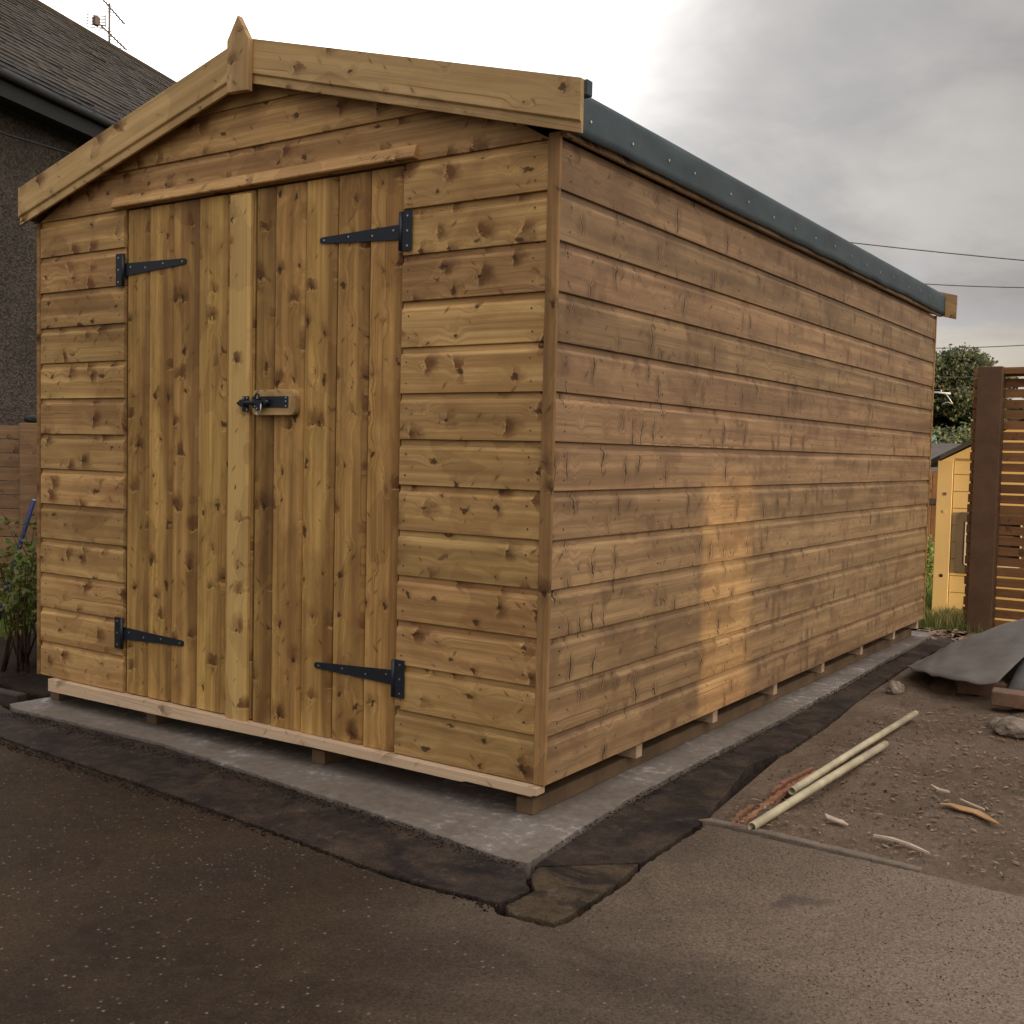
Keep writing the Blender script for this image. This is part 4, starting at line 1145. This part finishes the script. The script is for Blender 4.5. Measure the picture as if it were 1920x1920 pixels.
for x0 in (.0, PW - .10):
    link('corner_post', box_me('corner_post', x0, x0 + .10, -.012, .05, .0, PE + .0, .003), M['play_trim'], front)
link('screw_cover', cyl_me('screw_cover', .011, .004, 14), M['greytrim'], front, (.055, -.012, .92))
link('screw_cover', cyl_me('screw_cover', .011, .004, 14), M['play_trim'], front, (.055, -.0125, .80))
link('peg_hole', cyl_me('peg_hole', .012, .002, 14), M['glass'], front, (.052, -.012, .36))
sl = (PR - PE) / (PW / 2)
for s in (-1, 1):
    xe = -.085 if s < 0 else PW + .085; ze = PE - .085 * sl
    vs = []
    for y in (-.07, PD + .05):
        vs += [(xe, y, ze), (PW / 2, y, PR), (PW / 2, y, PR + .03), (xe, y, ze + .03)]
    link('roof_panel', mesh('roof_panel', vs, [(0, 1, 2, 3), (4, 5, 6, 7), (0, 1, 5, 4), (1, 2, 6, 5), (2, 3, 7, 6), (3, 0, 4, 7)]), M['roofdark'], ph)
# window: grey rounded surround, white inner frame, panes
def ring_me(name, o_, i_, y0, y1):
    n = len(o_); vs = [(x, y, z) for y in (y0, y1) for x, z in o_ + i_]
    fs = []
    for k in range(n):
        k2 = (k + 1) % n
        fs += [(k, k2, n + k2, n + k), (2 * n + k, 3 * n + k, 3 * n + k2, 2 * n + k2), (k, 2 * n + k, 2 * n + k2, k2), (n + k, n + k2, 3 * n + k2, 3 * n + k)]
    return mesh(name, vs, fs)
wf = link('window_frame', ring_me('window_frame', rrect(.135, .60, .385, .80, .035, 4), rrect(.195, .54, .445, .74, .015, 4), -.022, .0), M['greytrim'], front)
link('inner_frame', ring_me('inner_frame', rrect(.192, .543, .442, .743, .015, 4), rrect(.202, .533, .452, .733, .01, 4), -.026, -.004), M['white'], wf)
link('pane', box_me('pane', .20, .54, -.004, -.001, .45, .735), M['glass'], wf)
for z in (.54, .64): link('glazing_bar', box_me('glazing_bar', .20, .54, -.010, -.0045, z, z + .012), M['greytrim'], wf)
# red toy behind the fence
tag(link('red_toy', bevel_mesh(box_me('red_toy', .195, .26, 5.06, 5.12, .55, 1.02), .015, 2), M['red']), 'bright red upright panel glimpsed through the fence slats', 'toy')
bpy.data.objects['red_toy'].data.transform(Matrix.Translation((.0, .0, .02)))

# things beyond the playhouse
bf = empty('board_fence', 'dark reddish board fence in the gap between shed and playhouse', 'fence', (-2.6, 9.2, -.2))
for k in range(16):
    link('board', box_me('board', k * .15, k * .15 + .142, 0, .02, .0, 1.06 + rng.uniform(-.01, .01), .002), M['fence_brown'], bf)
link('rail', box_me('rail', 0, 2.4, -.03, 0, .72, .78), M['greyroof'], bf)
gs = empty('outbuilding', 'low grey-brown sheeted outbuilding roof just above the playhouse eave', 'outbuilding', (-2.2, 12, -.32))
link('wall', box_me('wall', 0, 3.0, 0, 1.6, 0, 1.1), M['greyroof'], gs)
link('roof_sheet', mesh('roof_sheet', [(-.1, -.15, 1.10), (3.1, -.15, 1.10), (3.1, 1.7, 1.5), (-.1, 1.7, 1.5), (-.1, -.15, 1.14), (3.1, -.15, 1.14), (3.1, 1.7, 1.54), (-.1, 1.7, 1.54)], [(0, 1, 2, 3), (4, 5, 6, 7), (0, 1, 5, 4), (1, 2, 6, 5), (2, 3, 7, 6), (3, 0, 4, 7)]), M['greyroof'], gs)
tp = lump('tarpaulin', (-4.2, 20, 1.05), (.75, .6, .62), 6, M['teal'], 'teal tarpaulin cover seen past the far shed corner', 'tarpaulin')

def leaf_cloud(name, blobs, n, size, seed):
    r = random.Random(seed); vs, fs = [], []
    vol = [b[1][0] * b[1][1] * b[1][2] for b in blobs]; tot = sum(vol)
    for (c_, s), vv in zip(blobs, vol):
        c_ = Vector(c_)
        for _ in range(int(n * vv / tot)):
            d = Vector((r.gauss(0, 1), r.gauss(0, 1), r.gauss(0, 1))).normalized()
            rr = r.uniform(.45, 1.0) ** .5
            k_ = 1 + .55 * noise.noise(d * 2.2 + c_) + .30 * noise.noise(d * 6 + c_)
            p_ = c_ + Vector((d.x * s[0], d.y * s[1], d.z * s[2])) * rr * k_
            q = r.uniform(.6, 1.2) * size
            a = Vector((r.gauss(0, 1), r.gauss(0, 1), r.gauss(0, 1))).normalized(); b_ = a.orthogonal().normalized()
            m_ = len(vs); vs += [p_ - a * q, p_ + b_ * q * .55, p_ + a * q, p_ - b_ * q * .55]; fs.append((m_, m_ + 1, m_ + 2, m_ + 3))
    me = bpy.data.meshes.new(name); me.from_pydata([tuple(v) for v in vs], [], fs); return me
def tree(x, y, h, w_, seed, label, n=60000):
    r = random.Random(seed); root = empty('tree', label, 'tree', (x, y, -.3))
    parts = [(tube_me('t', [(0, 0, 0), (.05, 0, h * .3), (0, .05, h * .75)], [.22, .16, .06], 8), None)]
    blobs = []
    for i in range(24):
        a = r.uniform(0, 6.28); l = w_ * .62 * math.sqrt(r.random()); z = h * r.uniform(.30, .84) 
        z = min(z, h * (1 - .30 * (l / w_) ** 1.5) - h * .10)
        c_ = Vector((math.cos(a) * l, math.sin(a) * l, z)); s = w_ * r.uniform(.20, .42)
        blobs.append((c_, (s, s, s * .78)))
        parts.append((tube_me('b', [(0, 0, h * .28), c_ * .5 + Vector((0, 0, h * .18)), c_], [.09, .06, .02], 5), None))
    link('trunk', merge('trunk', parts), M['bark'], root)
    link('crown', leaf_cloud('crown', blobs, n, .075, seed), M['leaf_tree'], root, kind='stuff')
tree(-8.55, 45, 6.15, 2.6, 21, 'rounded dark green tree filling the gap beyond the far shed corner')
tree(-11.9, 47, 5.9, 2.9, 22, 'broad dark tree mostly hidden behind the shed')
tree(-6.6, 52, 5.2, 2.0, 23, 'smaller loose-crowned tree rising behind the slatted fence top', 30000)
tree(-3.6, 58, 4.4, 2.2, 24, 'low distant tree behind the slatted fence at right', 30000)
hd = empty('hedge', 'pale leafy bush above the grey outbuilding roof', 'bush', (-2.0, 14.5, .02))
link('foliage', leaf_cloud('h', [((.0, 0, .9), (.55, .4, .55)), ((.55, 0, .95), (.5, .4, .60)), ((1.1, .1, 1.0), (.5, .4, .62)), ((1.7, .1, 1.05), (.6, .4, .6))], 7000, .035, 31), M['leaf_hedge'], hd, kind='stuff')
link('stem', tube_me('stem', [(.6, 0, 0), (.6, 0, .9)], .03, 6), M['bark'], hd)
h2 = empty('hedge', 'dark lower hedge below the trees beyond the gardens', 'hedge', (-9, 34, -.3))
link('foliage', leaf_cloud('h2', [((k * .9, 0, 1.2), (.8, .6, 1.25)) for k in range(12)], 26000, .07, 33), M['leaf_tree'], h2, kind='stuff')
link('stem', tube_me('stem', [(5, 0, 0), (5, 0, 1.2)], .05, 6), M['bark'], h2)
h3 = empty('bush', 'green plant at the foot of the dark fence behind the shed', 'bush', (-.95, 8.4, -.18))
link('foliage', leaf_cloud('h3', [((-.1, 0, .18), (.3, .2, .24))], 2600, .022, 34), M['grass'], h3, kind='stuff')
link('stem', tube_me('stem', [(-.1, 0, 0), (-.1, 0, .2)], .01, 5), M['bark'], h3)

# overhead wires and a railway cantilever
def wire(a, b, rr, label, sag=.0):
    A_, B_ = Vector(a), Vector(b); pts = []
    for k in range(13):
        t = k / 12; p_ = A_.lerp(B_, t); p_.z -= sag * 4 * t * (1 - t); pts.append(p_)
    return tag(link('overhead_wire', tube_me('wire', pts, rr, 5), M['cable']), label, 'wire', 'overhead wires')
def at(u, v, y):
    d = FW + RT * ((u - 960) / 2066.64) - UP * ((v - 960) / 2066.64)
    return Vector((1.6754, -2.6247, .9447)) + d * ((y + 2.6247) / d.y)
def span(u0, v0, u1, v1, y, rr, label):
    a, b = at(u0, v0, y), at(u1, v1, y); d = b - a
    wire(a - d * .6, b + d * 1.2, rr, label, .12)
span(1590, 449, 1920, 480, 30, .016, 'highest thin overhead wire leaving the roof edge')
span(1735, 527, 1920, 531, 30, .014, 'second overhead wire, just above the far roof corner')
span(1757, 648, 1920, 640, 34, .014, 'third overhead wire, level above the tree crown')
span(1757, 702, 1836, 699, 34, .012, 'upper wire crossing in front of the tree crown')
span(1757, 726, 1826, 720, 34, .012, 'lower wire crossing in front of the tree crown')
gt = empty('line_mast', 'pale galvanised overhead-line cantilever in front of the dark tree', 'mast', at(1735, 850, 30) * 1.0)
def rel(u, v): return at(u, v, 30) - gt.location
link('arm', tube_me('arm', [rel(1738, 736), rel(1757, 736), rel(1782, 738)], .028, 6), M['galv'], gt)
link('strut', tube_me('strut', [rel(1773, 738), rel(1779, 746), rel(1786, 757)], .018, 6), M['galv'], gt)
link('registration_arm', tube_me('registration_arm', [rel(1786, 757), rel(1777, 754), rel(1767, 758)], .013, 6), M['galv'], gt)
link('insulator', tube_me('insulator', [rel(1764, 736), rel(1765, 731)], .02, 6), M['galv'], gt)
pbase = rel(1738, 736); pbase2 = pbase.copy(); pbase2.z = -.3 - gt.location.z; ptop = pbase.copy(); ptop.z += .6
link('pole', tube_me('pole', [pbase2, ptop], .06, 8), M['galv'], gt)

# ------------------------------------------------------------------ unseen sun blockers added at right to shade the yard and shape the sun patch
SA = SUN_AZ; SB = Vector((-SA.y, SA.x, 0))
sun_blocker = empty('sun_blocker_house', 'unseen house-shaped sun blocker added at right, with a slot shaping the sun patch', 'house')
sun_blocker.matrix_world = Matrix.Translation((0, 1.30, 0)) @ Matrix((SA, SB, Vector((0, 0, 1)))).transposed().to_4x4()
PA, PB = -.24, .215  # sides of the slot, set to the width of the sun patch
link('wall', box_me('wall', 10, 15, -10, PA, -.3, 5.4), M['blocker_brick'], sun_blocker)  # unseen blocker on one side of the slot
link('wall', box_me('wall', 10, 15, PB, 3.70, -.3, 5.4), M['blocker_brick'], sun_blocker)  # unseen blocker on the other side of the slot
link('wall', box_me('blocker_above_slot', 10, 15, PA, PB, 2.02, 5.4), M['blocker_brick'], sun_blocker)  # unseen blocker above the slot
vs = [(9.8, -10, 5.4), (15.2, -10, 5.4), (12.5, -10, 7.2), (9.8, 3.70, 5.4), (15.2, 3.70, 5.4), (12.5, 3.70, 7.2)]
link('roof', mesh('roof', vs, [(0, 1, 2), (3, 5, 4), (0, 2, 5, 3), (1, 4, 5, 2), (0, 3, 4, 1)]), M['slate'], sun_blocker)  # unseen top of the sun blocker
low_blocker = empty('low_sun_blocker', 'low unseen brick wall added at right to keep low sun off the ground', 'wall', (3.6, 1.0, -.15))  # added out of view to end the sun patch at the wall foot
link('low_blocker_brickwork', box_me('low_blocker_brickwork', 0, .22, -3.5, 2.2, 0, .405, .004), M['blocker_brick'], low_blocker)
link('low_blocker_coping', box_me('low_blocker_coping', -.02, .24, -3.5, 2.2, .406, .435, .004), M['edging'], low_blocker)

# unseen bars added across the slot to thin the low sun coming through
link("sun_thinning_bars", merge("sun_thinning_bars", [(box_me("b", 14.9, 14.93, PA + .02 + k * .045, PA + .02 + k * .045 + .0305, .05, 2.0), None) for k in range(11)]), M["metal"], sun_blocker)
